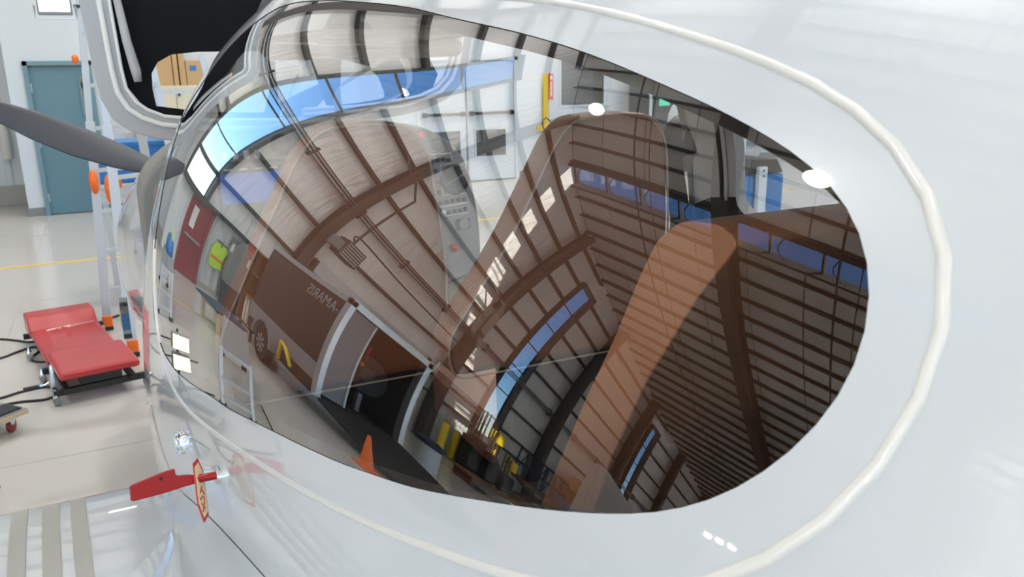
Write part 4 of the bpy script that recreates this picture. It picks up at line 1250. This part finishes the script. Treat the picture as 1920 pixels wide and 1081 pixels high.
# beige cabinet with cardboard boxes
t = thing('storage_cabinet', (0.3, 13.0, 0), 'beige metal cabinet with cardboard cartons on top, beside the teal door', 'cabinet')
MB().box(-.45, 1.5, 12.75, 13.38, 0, 1.78).build('body', BEIGE, t, bevel=.006)
for (x0, x1) in ((-.44, .13), (.14, .80), (.81, 1.49)):
    dd = MB().box(x0, x1, 12.73, 12.75, .04, 1.76).build('door', BEIGE, t, bevel=.004)
    MB().box(x0 + .02, x0 + .05, 12.70, 12.73, 1.64, 1.72).build('latch', BLACK, dd)
for k, (x0, x1, y0, y1, z1) in enumerate(((-.08, .13, 12.8, 13.3, 2.32), (.14, .2, 12.78, 13.3, 2.24), (.22, .30, 12.78, 13.3, 2.28), (.31, .55, 12.8, 13.3, 2.12), (-.4, -.1, 12.8, 13.3, 2.2), (.58, .95, 12.8, 13.3, 2.0))):
    o = tag(MB().box(x0, x1, y0, y1, 1.78, z1).build('cardboard_box', CARD, None, bevel=.004),
            ['tall brown carton behind the ladder rail, seen through the raised door window', 'thin upright carton left of the narrow gap on the beige cabinet', 'thin pale-edged upright carton right of the narrow gap on the beige cabinet', 'square low carton with a blue label on the beige cabinet', 'carton hidden behind the black door panel on the beige cabinet', 'lowest wide carton at the far end of the beige cabinet'][k], 'box', 'cartons on the cabinet')
    MB().box((x0 + x1) / 2 - .02, (x0 + x1) / 2 + .02, y0 - .002, y1, z1 - .001, z1 + .002).build('tape', BEIGE, o)
    if k == 3: MB().box(.36, .45, y0 - .004, y0, 1.98, 2.05).build('label', BLUE, o)

# LED flood lamp on a stand, high at the left edge
def flood(x, y, z, w_, h, label, arm):
    t = thing('flood_lamp', (x, y, z), label, 'flood lamp')
    MB().box(x - w_ / 2, x + w_ / 2, y, y + .05, z - h / 2, z + h / 2).build('housing', GREYPL, t, bevel=.01)
    MB().box(x - w_ / 2 + .015, x + w_ / 2 - .015, y - .004, y, z - h / 2 + .025, z + h / 2 - .015).build('lens', FLOODM, t)
    MB().tube([(x - w_ / 2 - .02, y + .03, z), (x - w_ / 2 - .02, y + .06, z - h / 2 - .02), (x + w_ / 2 + .02, y + .06, z - h / 2 - .02), (x + w_ / 2 + .02, y + .03, z)], .008, 6).build('yoke', ALU, t)
    MB().bar((x + w_ / 2 + .01, y + .06, z), (x + w_ / 2 + arm, y + .06, z), .02, .02).build('clamp_arm', BLACK, t)
    MB().box(x + w_ / 2 + arm - .02, x + w_ / 2 + arm + .03, y + .03, y + .09, z - .03, z + .03).build('clamp', BLACK, t)
    return t
flood(-1.03, 6.88, 2.425, .22, .13, 'square LED flood lamp glowing at the top left, clamped to the ladder', .09)

# wall extinguisher in its white sleeve, left edge
t = thing('sleeved_extinguisher', (-2.25, 14.78, .7), 'white sleeved cylinder with red top hanging on the ribbed wall', 'extinguisher')
MB().lathe([(.075, 0), (.075, .42), (.05, .50), (.03, .53)], (-2.23, 14.75, .72), (0, 0, 1), 20).build('sleeve', SEAL, t, smooth='auto')
MB().lathe([(.03, 0), (.045, .02), (.045, .12), (.02, .14)], (-2.23, 14.75, 1.24), (0, 0, 1), 16).build('red_top', REDPAINT, t, smooth='auto')
MB().box(-2.28, -2.18, 14.80, 14.86, .8, 1.2).build('hook_plate', ALUW, t)

# yellow fire point with extinguisher, red arrow sign
t = thing('fire_point_post', (6.4, 13.3, 0), 'yellow post with a red arrow sign standing by the white wall', 'sign post')
MB().box(6.34, 6.44, 13.32, 13.36, 0, 1.84).build('post', YELLOW, t, bevel=.004)
MB().box(6.20, 6.5, 13.30, 13.32, .84, .93).build('cross_plate', YELLOW, t, bevel=.004)
sg = MB().box(6.44, 6.53, 13.30, 13.33, 1.38, 1.84).build('sign', REDPAINT, t)
MB().prism([(6.475, 1.70), (6.495, 1.70), (6.495, 1.50), (6.51, 1.50), (6.485, 1.43), (6.46, 1.50), (6.475, 1.50)], 1, 13.295, 13.30).build('arrow', WHITEINK, sg)
MB().box(6.46, 6.51, 13.295, 13.30, 1.74, 1.80).build('sign_panel', WHITEINK, sg)
t = thing('fire_extinguisher', (6.52, 13.25, .36), 'red fire extinguisher hanging on the yellow post', 'extinguisher')
MB().lathe([(.075, 0), (.08, .02), (.08, .34), (.06, .40), (.025, .43)], (6.53, 13.22, .36), (0, 0, 1), 22).build('cylinder', REDPAINT, t, smooth='auto')
MB().lathe([(.081, .14), (.081, .25)], (6.53, 13.22, .36), (0, 0, 1), 22).build('label_band', WHITEINK, t)
MB().box(6.50, 6.62, 13.2, 13.24, .80, .87).build('handle', BLACK, t, bevel=.004)
MB().box(6.55, 6.60, 13.13, 13.14, .72, .84).build('tag', CREAMP, t)
MB().tube([(6.53, 13.2, .80), (6.42, 13.15, .98), (6.30, 13.15, 1.08), (6.22, 13.15, 1.02), (6.24, 13.15, .9), (6.34, 13.15, .78), (6.42, 13.18, .62)], .012, 8).build('hose', BLACK, t, smooth=True)
MB().box(6.38, 6.46, 13.2, 13.3, .34, .58).build('bracket', GREYPL, t)
# red hose box and dark vending machine
o = tag(MB().box(8.30, 8.62, 13.2, 13.39, .98, 1.36).build('hose_cabinet', REDPAINT, None, bevel=.006), 'red steel cabinet on the wall left of the dark machine', 'cabinet')
MB().box(8.52, 8.60, 13.17, 13.2, 1.0, 1.12).build('notice', CREAMP, o)
t = thing('vending_machine', (8.56, 12.8, 0), 'tall black vending machine with a green lit window', 'vending machine')
MB().box(8.03, 9.1, 12.5, 13.1, 0, 2.0).build('cabinet', BLACK, t, bevel=.01)
MB().box(8.2, 8.85, 12.48, 12.5, .7, 1.8).build('window', DKGLASS, t)
MB().box(8.27, 8.50, 12.465, 12.48, 1.24, 1.38).build('green_display', GREENL, t)
MB().box(8.06, 8.12, 12.48, 12.5, .3, 1.9).build('trim_strip', ALU, t)
# equipment seen through the far rear window
t = thing('aircraft_cowling', (6.4, 8.3, 0), 'grey aircraft engine cowling resting on a black cradle beyond the far window', 'cowling')
MB().add(*loft([(7.55, 5.95, .22, .86, 1.12), (7.7, 6.0, .36, .78, 1.30), (8.3, 6.3, .62, .72, 1.55), (9.1, 6.7, .75, .70, 1.65)], 28)).build('shell', ALUW, t, smooth='auto')
MB().prism(arc_round([(5.72, 1.03), (6.05, 1.02), (6.05, 1.09), (5.72, 1.10)], .02), 1, 7.44, 7.5).build('inlet_recess', GREYPL, t)
MB().prism(arc_round([(5.78, .965), (5.98, .96), (5.98, .99), (5.78, .995)], .01), 1, 7.44, 7.5).build('lip', ALU, t)
MB().bar((5.9, 7.45, 1.22), (6.25, 7.5, 1.36), .05, .03).build('brace', WALLWHITE, t)
MB().bar((5.75, 7.45, 1.28), (6.0, 7.5, 1.18), .03, .02).build('brace', STEEL, t)
MB().prism([(5.56, .93), (5.95, .91), (6.05, .755), (5.47, .785)], 1, 7.02, 7.7).build('black_cradle', BLACK, t, bevel=.01)
t = thing('padded_stand', (5.75, 7.2, 0), 'blue wrapped stand with a white drilled post beyond the far window', 'stand')
MB().box(5.30, 6.12, 7.06, 7.6, 0.0, .75).build('blue_wrap', BLUE, t, bevel=.06)
pst = MB().box(5.655, 5.77, 6.97, 7.03, 0.0, .84).build('post', WALLWHITE, t, bevel=.004)
for z in (.74, .80): MB().lathe([(.012, 0), (.012, .006)], (5.71, 6.965, z), (0, -1, 0), 10).build('hole', BLACK, pst)
t = thing('document_panel', (5.52, 7.25, 0), 'pale panel with small vertical black lettering beyond the far window', 'panel')
pb_ = MB().box(5.36, 5.66, 7.22, 7.24, .98, 1.62).build('sheet', RIB, t)
MB().bar((5.5, 7.3, 0), (5.5, 7.3, 1.5), .03, .03).build('stand_post', ALU, t)
text_mesh('lettering', 'NTCA  0  I', .085, BLACK, frame((5.475, 7.214, 1.30), (0, 0, 1), (-1, 0, 0)), t)
ORD_ = ['first', 'second', 'third', 'fourth', 'fifth', 'sixth', 'seventh', 'eighth', 'ninth', 'tenth', 'eleventh']
# ================================================================== THINGS SEEN ONLY IN THE WINDOW'S REFLECTION
# enclosed black trailer with open rear and ramp
t = thing('cargo_trailer', (-6.2, 8.7, 0), 'black enclosed trailer with open rear and ramp, mirrored in the window', 'trailer')
X0, X1, Y0, Y1 = -7.15, -5.2, 7.1, 10.3
MB().box(X1 - .04, X1, Y0 + .12, Y1, .42, 2.35).build('side_wall', TRAILER, t)
MB().box(X0, X0 + .04, Y0 + .12, Y1, .42, 2.35).build('side_wall', TRAILER, t)
MB().box(X0, X1, Y1 - .04, Y1, .42, 2.35).build('front_wall', TRAILER, t)
MB().box(X0, X1, Y0 + .1, Y1, 2.33, 2.38).build('roof', TRAILER, t)
MB().box(X1 - .06, X1 + .025, Y0 + .1, Y1, 2.30, 2.40).build('roof_rail', ALU, t)
MB().box(X1 - .03, X1 + .02, Y0 + .1, Y1, .62, .95).build('stone_guard', GREYPL, t)
MB().box(X0, X1, Y0 + .1, Y1, .36, .42).build('deck', BLACK, t)
fr3 = MB().box(X1 - .09, X1 + .03, Y0 - .03, Y0 + .12, .36, 2.42).box(X0 - .03, X0 + .09, Y0 - .03, Y0 + .12, .36, 2.42).box(X0 - .03, X1 + .03, Y0 - .03, Y0 + .12, 2.30, 2.44)
fr3.build('rear_frame', ALU, t, bevel=.008)
MB().box(X1 - .62, X1 - .10, Y0 + .02, Y0 + .06, .46, 2.28).build('rear_panel', GREYPL, t)
MB().box(X1 - .64, X1 - .60, Y0 - .01, Y0 + .07, .46, 2.28).build('panel_edge', ALUW, t)
for i in range(7):
    for j in range(6):
        MB().box(X0 + .12 + j * .26, X0 + .20 + j * .26, Y0 + .3 + i * .4, Y0 + .36 + i * .4, .42, .426).build('tread_stud', GREYPL, t)
MB().add([(X0 + .05, Y0, .40), (X1 - .05, Y0, .40), (X1 - .05, Y0 - 2.3, .02), (X0 + .05, Y0 - 2.3, .02), (X0 + .05, Y0, .34), (X1 - .05, Y0, .34), (X1 - .05, Y0 - 2.3, .0), (X0 + .05, Y0 - 2.3, .0)],
         [(0, 1, 2, 3), (4, 7, 6, 5), (0, 4, 5, 1), (1, 5, 6, 2), (2, 6, 7, 3), (3, 7, 4, 0)]).build('ramp', RUBBER, t)
w_ = MB().lathe([(.10, -.1), (.33, -.1), (.36, -.05), (.36, .05), (.33, .1), (.12, .1)], (X1 + .08, 9.15, .36), (1, 0, 0), 28).build('wheel', RUBBER, t, smooth='auto')
MB().lathe([(.20, .09), (.20, .105), (.05, .12)], (X1 + .08, 9.15, .36), (1, 0, 0), 24).build('rim', STEEL, w_, smooth='auto')
for k in range(8):
    a = 2 * PI * k / 8
    MB().bar((X1 + .19, 9.15 + .04 * math.cos(a), .36 + .04 * math.sin(a)), (X1 + .19, 9.15 + .19 * math.cos(a), .36 + .19 * math.sin(a)), .03, .02, (1, 0, 0)).build('spoke', ALU, w_)
o_ = [(9.15 + .50 * math.cos(PI * k / 10), .40 + .46 * math.sin(PI * k / 10)) for k in range(11)]
i_ = [(9.15 + .42 * math.cos(PI * k / 10), .40 + .40 * math.sin(PI * k / 10)) for k in range(11)]
MB().ring(o_, i_, 0, X1 + .0, X1 + .22).build('fender', GREYPL, t)
text_mesh('lettering', '-AMARIS', .30, ALU, frame((X1 + .008, 7.85, 2.08), (0, 1, 0), (0, 0, 1)), t, ext=.003)
MB().box(X0 + .3, X0 + .9, 8.6, 9.4, .42, 1.5).build('tool_chest', BLACK, t, bevel=.02)
tag(MB().tube([(X1 + .16, 8.35, .42), (X1 + .2, 8.25, .78), (X1 + .2, 8.05, .74), (X1 + .18, 7.8, .5)], .045, 8).build('yellow_strap', YELLOW, None, smooth=True), 'yellow strap hanging beside the trailer wheel, mirrored', 'strap')
# kart / motor unit standing in the trailer mouth
t = thing('spare_tyre', (-6.75, 7.9, .42), 'round black wheel with orange marker standing in the trailer mouth, mirrored', 'wheel')
MB().lathe([(.12, -.09), (.40, -.1), (.45, -.04), (.45, .04), (.40, .1), (.15, .09)], (-6.6, 7.75, 1.3), (.3, -1, .1), 30).build('tyre', RUBBER, t, smooth='auto')
MB().lathe([(.16, .08), (.15, .11), (.03, .12)], (-6.6, 7.75, 1.3), (.3, -1, .1), 24).build('hub', STEEL, t, smooth='auto')
MB().lathe([(.05, .1), (.04, .14)], (-6.35, 7.7, 1.45), (.3, -1, .1), 14).build('marker', ORANGE, t)
MB().bar((-6.7, 7.85, .42), (-6.7, 7.85, .95), .1, .1).build('mount', ALU, t)
MB().tube([(-6.35, 7.6, 1.9), (-6.25, 7.5, 1.75), (-6.28, 7.5, 1.55)], .025, 6).build('red_hose', REDPAINT, t)
# brown open shelf with pale poles
t = thing('open_shelf', (-5.7, 10.8, 0), 'brown wooden rack holding pale poles beyond the trailer, mirrored', 'shelf')
for y in (10.36, 11.15): MB().box(-6.1, -5.3, y, y + .05, .25, 2.0).build('side_panel', WOODBR, t)
for z in (.25, .9, 1.45, 1.98): MB().box(-6.1, -5.3, 10.36, 11.2, z, z + .04).build('shelf_board', WOODBR, t)
MB().box(-6.12, -6.08, 10.36, 11.2, .25, 2.0).build('rear_panel', WOODBR, t)
for x, y in ((-6.0, 10.42), (-5.4, 10.42), (-6.0, 11.12), (-5.4, 11.12)): MB().box(x - .03, x + .03, y - .03, y + .03, 0, .25).build('leg', STEEL, t)
for k in range(4):
    o = tag(MB().tube([(-5.42, 10.5 + .17 * k, .29), (-5.42, 10.52 + .17 * k, .88)], .04, 10).build('rolled_sheet', SEAL, None), '%s pale rolled sheet from the trailer side in the brown rack, mirrored' % ORD_[k], 'roll', 'pale rolls in the brown rack')
# grey cabinet, hi-vis vest, hose on the ribbed wall
t = thing('grey_cabinet', (-6.05, 13.2, 0), 'grey steel cabinet with black base by the ribbed wall, mirrored', 'cabinet')
MB().box(-6.55, -5.65, 12.95, 13.45, .62, 1.85).build('body', GREYPL, t, bevel=.01)
MB().box(-6.55, -5.65, 12.95, 13.45, .08, .62).build('black_base', BLACK, t, bevel=.01)
MB().box(-5.649, -5.645, 13.1, 13.3, 1.45, 1.7).build('notice', WHITEINK, t)
MB().box(-6.25, -6.05, 12.94, 12.95, 1.42, 1.66).build('notice', WHITEINK, t)
MB().box(-6.5, -5.9, 12.9, 12.95, 1.86, 1.98).build('red_label_strip', REDPAINT, t)
for x in (-6.5, -5.7): MB().box(x - .03, x + .03, 13.0, 13.06, 0, .08).build('foot', BLACK, t)
t = thing('hi_vis_vest', (-5.48, 13.4, 1.0), 'lime yellow safety vest hanging on the ribbed wall, mirrored', 'vest')
vv = [(-.16, .62), (-.05, .68), (0, .55), (.05, .68), (.16, .62), (.2, .35), (.18, .0), (.05, -.04), (-.05, .02), (-.2, .0), (-.18, .35)]
MB().prism([(-5.47 + a, .75 + q) for a, q in vv], 1, 13.36, 13.42).build('vest_body', LIMEV, t, bevel=.004)
MB().box(-5.66, -5.28, 13.355, 13.365, .95, 1.02).build('orange_band', ORANGE, t)
MB().box(-5.6, -5.34, 13.38, 13.5, 1.44, 1.47).build('hanger', STEEL, t)
cord('drain_hose', [(-5.75, 13.4, 1.2), (-5.7, 13.3, 1.35), (-5.6, 13.3, 1.1), (-5.58, 13.2, .5), (-5.5, 12.9, .03), (-5.1, 12.3, .03), (-4.9, 11.8, .03)], .02, STEEL, 'dark hose drooping from the ribbed wall to the floor, mirrored', 'hose')
# unit heater under the roof frame
t = thing('unit_heater', (-7.7, 13.0, 3.9), 'suspended unit heater box on the steel column, mirrored', 'heater')
MB().box(-8.4, -7.65, 12.25, 12.75, 3.75, 4.35).build('casing', STEEL, t, bevel=.02)
for k in range(6): MB().box(-8.35, -7.7, 12.22, 12.25, 3.8 + .09 * k, 3.84 + .09 * k).build('louvre', ALU, t)
MB().box(-7.65, -7.4, 12.3, 12.7, 3.85, 4.2).build('motor', GREYPL, t, bevel=.02)
MB().tube([(-7.95, 12.5, 4.35), (-7.95, 12.5, 6.8), (-7.4, 12.6, 7.2)], .04, 8).build('flue', STEEL, t)
# long gas pipe on brackets
cord('gas_pipe', [(-14.0, 13.0, 4.6), (-11, 13.0, 4.7), (-8.2, 12.8, 4.75), (-8.05, 12.6, 4.4)], .03, STEEL, 'thin pipe run from the unit heater along the white insulation, mirrored', 'pipe')

# work platforms
def platform(cx_, cy, ang, L, W, H, deckm, label):
    T = rigid(cx_, cy, ang)
    t = thing('work_platform', (cx_, cy, 0), label, 'work platform')
    MB().box(-W / 2, W / 2, 0.02, L - .02, H - .05, H, T).build('deck', deckm, t, bevel=.006)
    for sgn, y in ((-1, 0.0), (1, L)):
        g = MB()
        y2 = y - sgn * -0.0
        for x in (-W / 2 + .02, W / 2 - .02):
            g.bar(T @ Vector((x, y, H)), T @ Vector((x * 1.12, y + sgn * .12, 0.03)), .045, .03, (0, 1, 0))
        g.build('leg_frame', ALUW, t, bevel=.004)
        f = MB()
        for z in (.12, H - .03, H * .5):
            q = y + sgn * .12 * (1 - z / H)
            f.bar(T @ Vector((-W / 2, q, z)), T @ Vector((W / 2, q, z)), .04, .035)
        f.build('cross_bar', ALUW, t)
        for x in (-W / 2, W / 2):
            f = MB().box(x - .05, x + .05, y + sgn * .12 - .05, y + sgn * .12 + .05, 0, .05, T).build('foot', BLACK, t)
    return t
platform(-2.65, 5.38, math.radians(24), 2.3, .42, .62, GREYPL, 'long low aluminium work platform in front of the trailer, mirrored')
platform(-2.5, 8.3, math.radians(12), 2.2, .42, .62, GREYPL, 'second aluminium work platform nearer the red door, mirrored')
o = tag(MB().box(-4.5, -3.8, 8.8, 9.9, .40, .44, rigid(0, 0, 0)).build('navy_board', NAVY, None, bevel=.01), 'dark navy board lying on trestles in front of the ribbed wall, mirrored', 'board')
for x in (-4.4, -3.9):
    MB().box(x - .03, x + .03, 8.9, 9.8, .34, .40).build('batten', PLY, o)
    for y in (8.95, 9.75): MB().box(x - .03, x + .03, y - .03, y + .03, 0, .34).build('leg', PLY, o)
# blue-green jacket over the far platform
t = thing('blue_bag', (-2.9, 10.2, .55), 'blue and green bag on the far end of the second work platform, mirrored', 'bag')
MB().add(*loft([(9.7, -2.9, .10, .57, .72), (9.85, -2.9, .14, .57, .88), (10.2, -2.9, .13, .57, .92), (10.4, -2.9, .08, .57, .75)], 18)).build('bag_body', BLUE, t, smooth=True)
MB().tube([(-2.9, 9.8, .85), (-2.9, 9.95, 1.0), (-2.9, 10.15, .9)], .015, 6).build('bag_handle', LIMEV, t)

# twin LED work lamps on the floor
t = thing('twin_work_lamp', (-1.57, 4.24, 0), 'twin yellow LED work lamps glowing near the floor, mirrored', 'work lamp')
for z in (.655, .79):
    hd = MB().box(-1.65, -1.49, 4.16, 4.21, z - .055, z + .055).build('lamp_head', GREYPL, t, bevel=.008)
    for i in range(4):
        for j in range(3):
            MB().box(-1.643 + i * .0367, -1.610 + i * .0367, 4.152, 4.16, z - .047 + j * .032, z - .018 + j * .032).build('led_cell', LEDM, hd)
MB().tube([(-1.57, 4.24, .86), (-1.57, 4.24, .05)], .011, 8).build('post', BLACK, t)
for a in (1.0, 3.0, 5.0): MB().tube([(-1.57, 4.24, .1), (-1.57 + .12 * math.cos(a), 4.24 + .12 * math.sin(a), .012)], .01, 6).build('leg', BLACK, t)
cord('lamp_cord', [(-1.6, 4.28, .5), (-1.75, 4.4, .2), (-1.85, 4.42, .012), (-2.0, 4.3, .012), (-1.95, 4.1, .012), (-1.8, 4.12, .012), (-1.85, 4.45, .024), (-2.2, 4.4, .012), (-2.9, 4.7, .012), (-3.4, 6.0, .012)], .01, RUBBER, 'black cord coiled behind the twin work lamps, mirrored', 'cord')

# traffic cones
def cone(x, y, h, label):
    t = thing('traffic_cone', (x, y, 0), label, 'traffic cone')
    MB().lathe([(h * .19, .03), (h * .05, h * .97), (h * .035, h)], (x, y, 0), (0, 0, 1), 20).build('cone_body', ORANGE, t, smooth='auto')
    MB().box(x - h * .27, x + h * .27, y - h * .27, y + h * .27, 0, .035).build('base', ORANGE, t, bevel=.008)
cone(-4.98, 5.5, .55, 'orange traffic cone beside the trailer ramp, mirrored')
cone(-7.4, 5.0, .40, 'small orange cone further along the floor, mirrored')
# bucket, yellow tape, bollards
t = thing('blue_bucket', (-8.9, 7.9, 0), 'pale drum with blue lining standing on the floor, mirrored', 'drum')
MB().lathe([(.26, 0), (.28, .62), (.29, .64)], (-8.9, 8.1, 0), (0, 0, 1), 22).build('drum', RIB, t, smooth='auto')
MB().lathe([(.30, .6), (.31, .72), (.18, .78)], (-8.9, 8.1, 0), (0, 0, 1), 18).build('liner', NAVY, t, smooth='auto')
for k, (x, y) in enumerate(((-14.4, 12.6), (-15.1, 12.7))):
    tag(MB().lathe([(.13, 0), (.13, 1.25), (.10, 1.33), (.02, 1.36)], (x, y, 0), (0, 0, 1), 18).build('bollard', YELLOW, None, smooth='auto'), ['yellow bollard beside the overhead door, mirrored', 'yellow bollard next to the dark tool stands, mirrored'][k], 'bollard', 'yellow bollards')
# row of dark stands, ladders and trestles along the wall
for k in range(9):
    x = -15.0 - .335 * k
    h = [2.7, 2.9, 3.0, 2.6, 2.5, 2.2, 1.9, 1.75, 1.8, 1.6, 1.5][k]
    y = 12.1 + .12 * (k % 3)
    yel = k in (4, 8)
    t = thing('wheeled_stand', (x, y, 0), '%s wheeled stand of tall pipes, %s from the yellow bollards, mirrored' % (['dark', 'yellow topped'][yel], ORD_[k]), 'stand', 'wheeled stands along the wall')
    m_ = YELLOW if yel else STEEL
    for dx in (-.11, .11): MB().tube([(x + dx, y, .12), (x + dx, y, h)], .028, 6).build('upright', m_, t)
    for q in range(5): MB().box(x - .11, x + .11, y - .02, y + .02, .3 + q * (h - .4) / 5, .34 + q * (h - .4) / 5).build('crossbar', m_, t)
    MB().box(x - .15, x + .15, y - .3, y + .3, .10, .16).build('base', BLACK, t)
    for sy in (-.26, .26): MB().lathe([(.08, -.03), (.1, 0), (.08, .03)], (x, y + sy, .1), (1, 0, 0), 14).build('wheel', RUBBER, t)
    MB().box(x - .15, x + .15, y - .25, y + .25, .2, h * .55).build('draped_cover', BLACK, t, bevel=.05)
    if yel: MB().box(x - .16, x + .16, y - .2, y + .2, h - .5, h).build('yellow_box', YELLOW, t, bevel=.02)
# lift guard rails
t = thing('scissor_lift', (-20.0, 12.6, 0), 'lift with dark blue guard rails and bright blue corner, mirrored', 'lift')
for k in range(5):
    x = -18.3 - .70 * k
    MB().tube([(x, 12.6, 1.35), (x, 12.6, 2.75), (x - .55, 12.6, 2.75), (x - .55, 12.6, 1.35)], .035, 6).build('rail_loop', NAVY, t)
    MB().bar((x, 12.6, 1.4), (x - .55, 12.6, 2.7), .03, .03).build('brace', NAVY, t)
for z in (1.35, 2.05, 2.75): MB().tube([(-18.3, 12.6, z), (-21.7, 12.6, z)], .035, 6).build('rail', NAVY, t)
MB().box(-21.7, -18.3, 12.1, 12.75, 1.15, 1.33).build('platform', WOODBR, t, bevel=.02)
for s_ in (0, 1):
    MB().bar((-18.6, 12.2 + .3 * s_, .45), (-21.3, 12.2 + .3 * s_, 1.15), .1, .08).bar((-21.3, 12.25 + .3 * s_, .45), (-18.6, 12.25 + .3 * s_, 1.15), .1, .08).build('scissor_arm', STEEL, t)
MB().box(-21.6, -18.4, 12.0, 12.8, .15, .45).build('chassis', WOODBR, t, bevel=.03)
MB().box(-22.1, -21.5, 12.0, 12.75, 1.3, 1.85).build('blue_corner', BLUE, t, bevel=.03)
for x in (-21.3, -18.7): MB().lathe([(.12, -.1), (.16, 0), (.12, .1)], (x, 12.0, .16), (0, 1, 0), 16).build('wheel', RUBBER, t)
kk = 0
ORD = ['first', 'second', 'third', 'fourth', 'fifth', 'sixth', 'seventh', 'eighth', 'ninth', 'tenth', 'eleventh']
ROW = ['bottom', 'second', 'third', 'top']
for r in range(4):
    for k in range(8 - r):
        x = -22.75 - .62 * k
        tag(MB().box(x - .28, x + .28, 12.22, 12.77, r * .88, r * .88 + .84).build('carton', WOODBR if (k + r) % 3 else CARD, None, bevel=.015), 'brown carton, %s from the lift in the %s row of the mirrored stack' % (ORD[k], ROW[r]), 'box', 'cartons by the wall, row %d' % (r + 1))
# pale tail panel of a parked aircraft
t = thing('parked_tailplane', (-18.5, 8.6, 0), 'pale grey tail fin of a parked aircraft, mirrored at the lower edge of the window', 'aircraft tail')
fin = [(9.5, 1.0), (9.5, 4.35), (9.2, 4.25), (7.0, 2.7), (5.0, 1.0)]
MB().prism(fin, 0, -18.1, -17.9).build('fin', ALUW, t, bevel=.03)
MB().prism([(9.52, 1.0), (9.52, 4.3), (9.75, 4.2), (10.0, 1.0)], 0, -18.07, -17.93).build('rudder', ALUW, t, bevel=.02)
MB().add(*loft([(3.2, -18.0, .35, .55, 1.25), (6.0, -18.0, .25, .65, 1.15), (9.2, -18.0, .1, .85, 1.1)], 18)).build('tail_cone', ALUW, t, smooth='auto')
MB().bar((-18.0, 5, 0), (-18.0, 5, .7), .12, .12).build('tail_stand', STEEL, t)
# long brown bench on the floor
t = thing('low_bench', (-13, 9.5, 0), 'long low brown board bench on the floor in front of the stands, mirrored', 'bench')
MB().box(-15.5, -11.6, 9.2, 9.9, .32, .38).build('top', WOODBR, t)
for x in (-15.2, -11.9): MB().box(x - .05, x + .05, 9.25, 9.85, 0, .32).build('leg', WOODBR, t)

# three-head light tower whose lamps glint in the white paint under the window
t = thing('light_tower', (-12.0, 3.66, 0), 'light tower whose three square lamps glint in the white paint below the window', 'light tower')
MB().tube([(-12.0, 3.72, 0.1), (-12.0, 3.72, 3.5)], .03, 8).build('mast', STEEL, t)
MB().bar((-12.0, 3.35, 3.5), (-12.0, 4.05, 3.56), .05, .05).build('cross_arm', STEEL, t)
for k in range(3):
    y = 3.90 - .23 * k
    hd = MB().box(-12.02, -11.94, y - .085, y + .085, 3.42 + .05 * k, 3.57 + .05 * k).build('lamp_head', STEEL, t, bevel=.008)
    MB().box(-11.938, -11.93, y - .07, y + .07, 3.435 + .05 * k, 3.555 + .05 * k).build('lens', TOWERM, hd)
for a in (.5, 2.6, 4.7): MB().tube([(-12.0, 3.72, .6), (-12.0 + .8 * math.cos(a), 3.72 + .8 * math.sin(a), .02)], .025, 6).build('leg', STEEL, t)
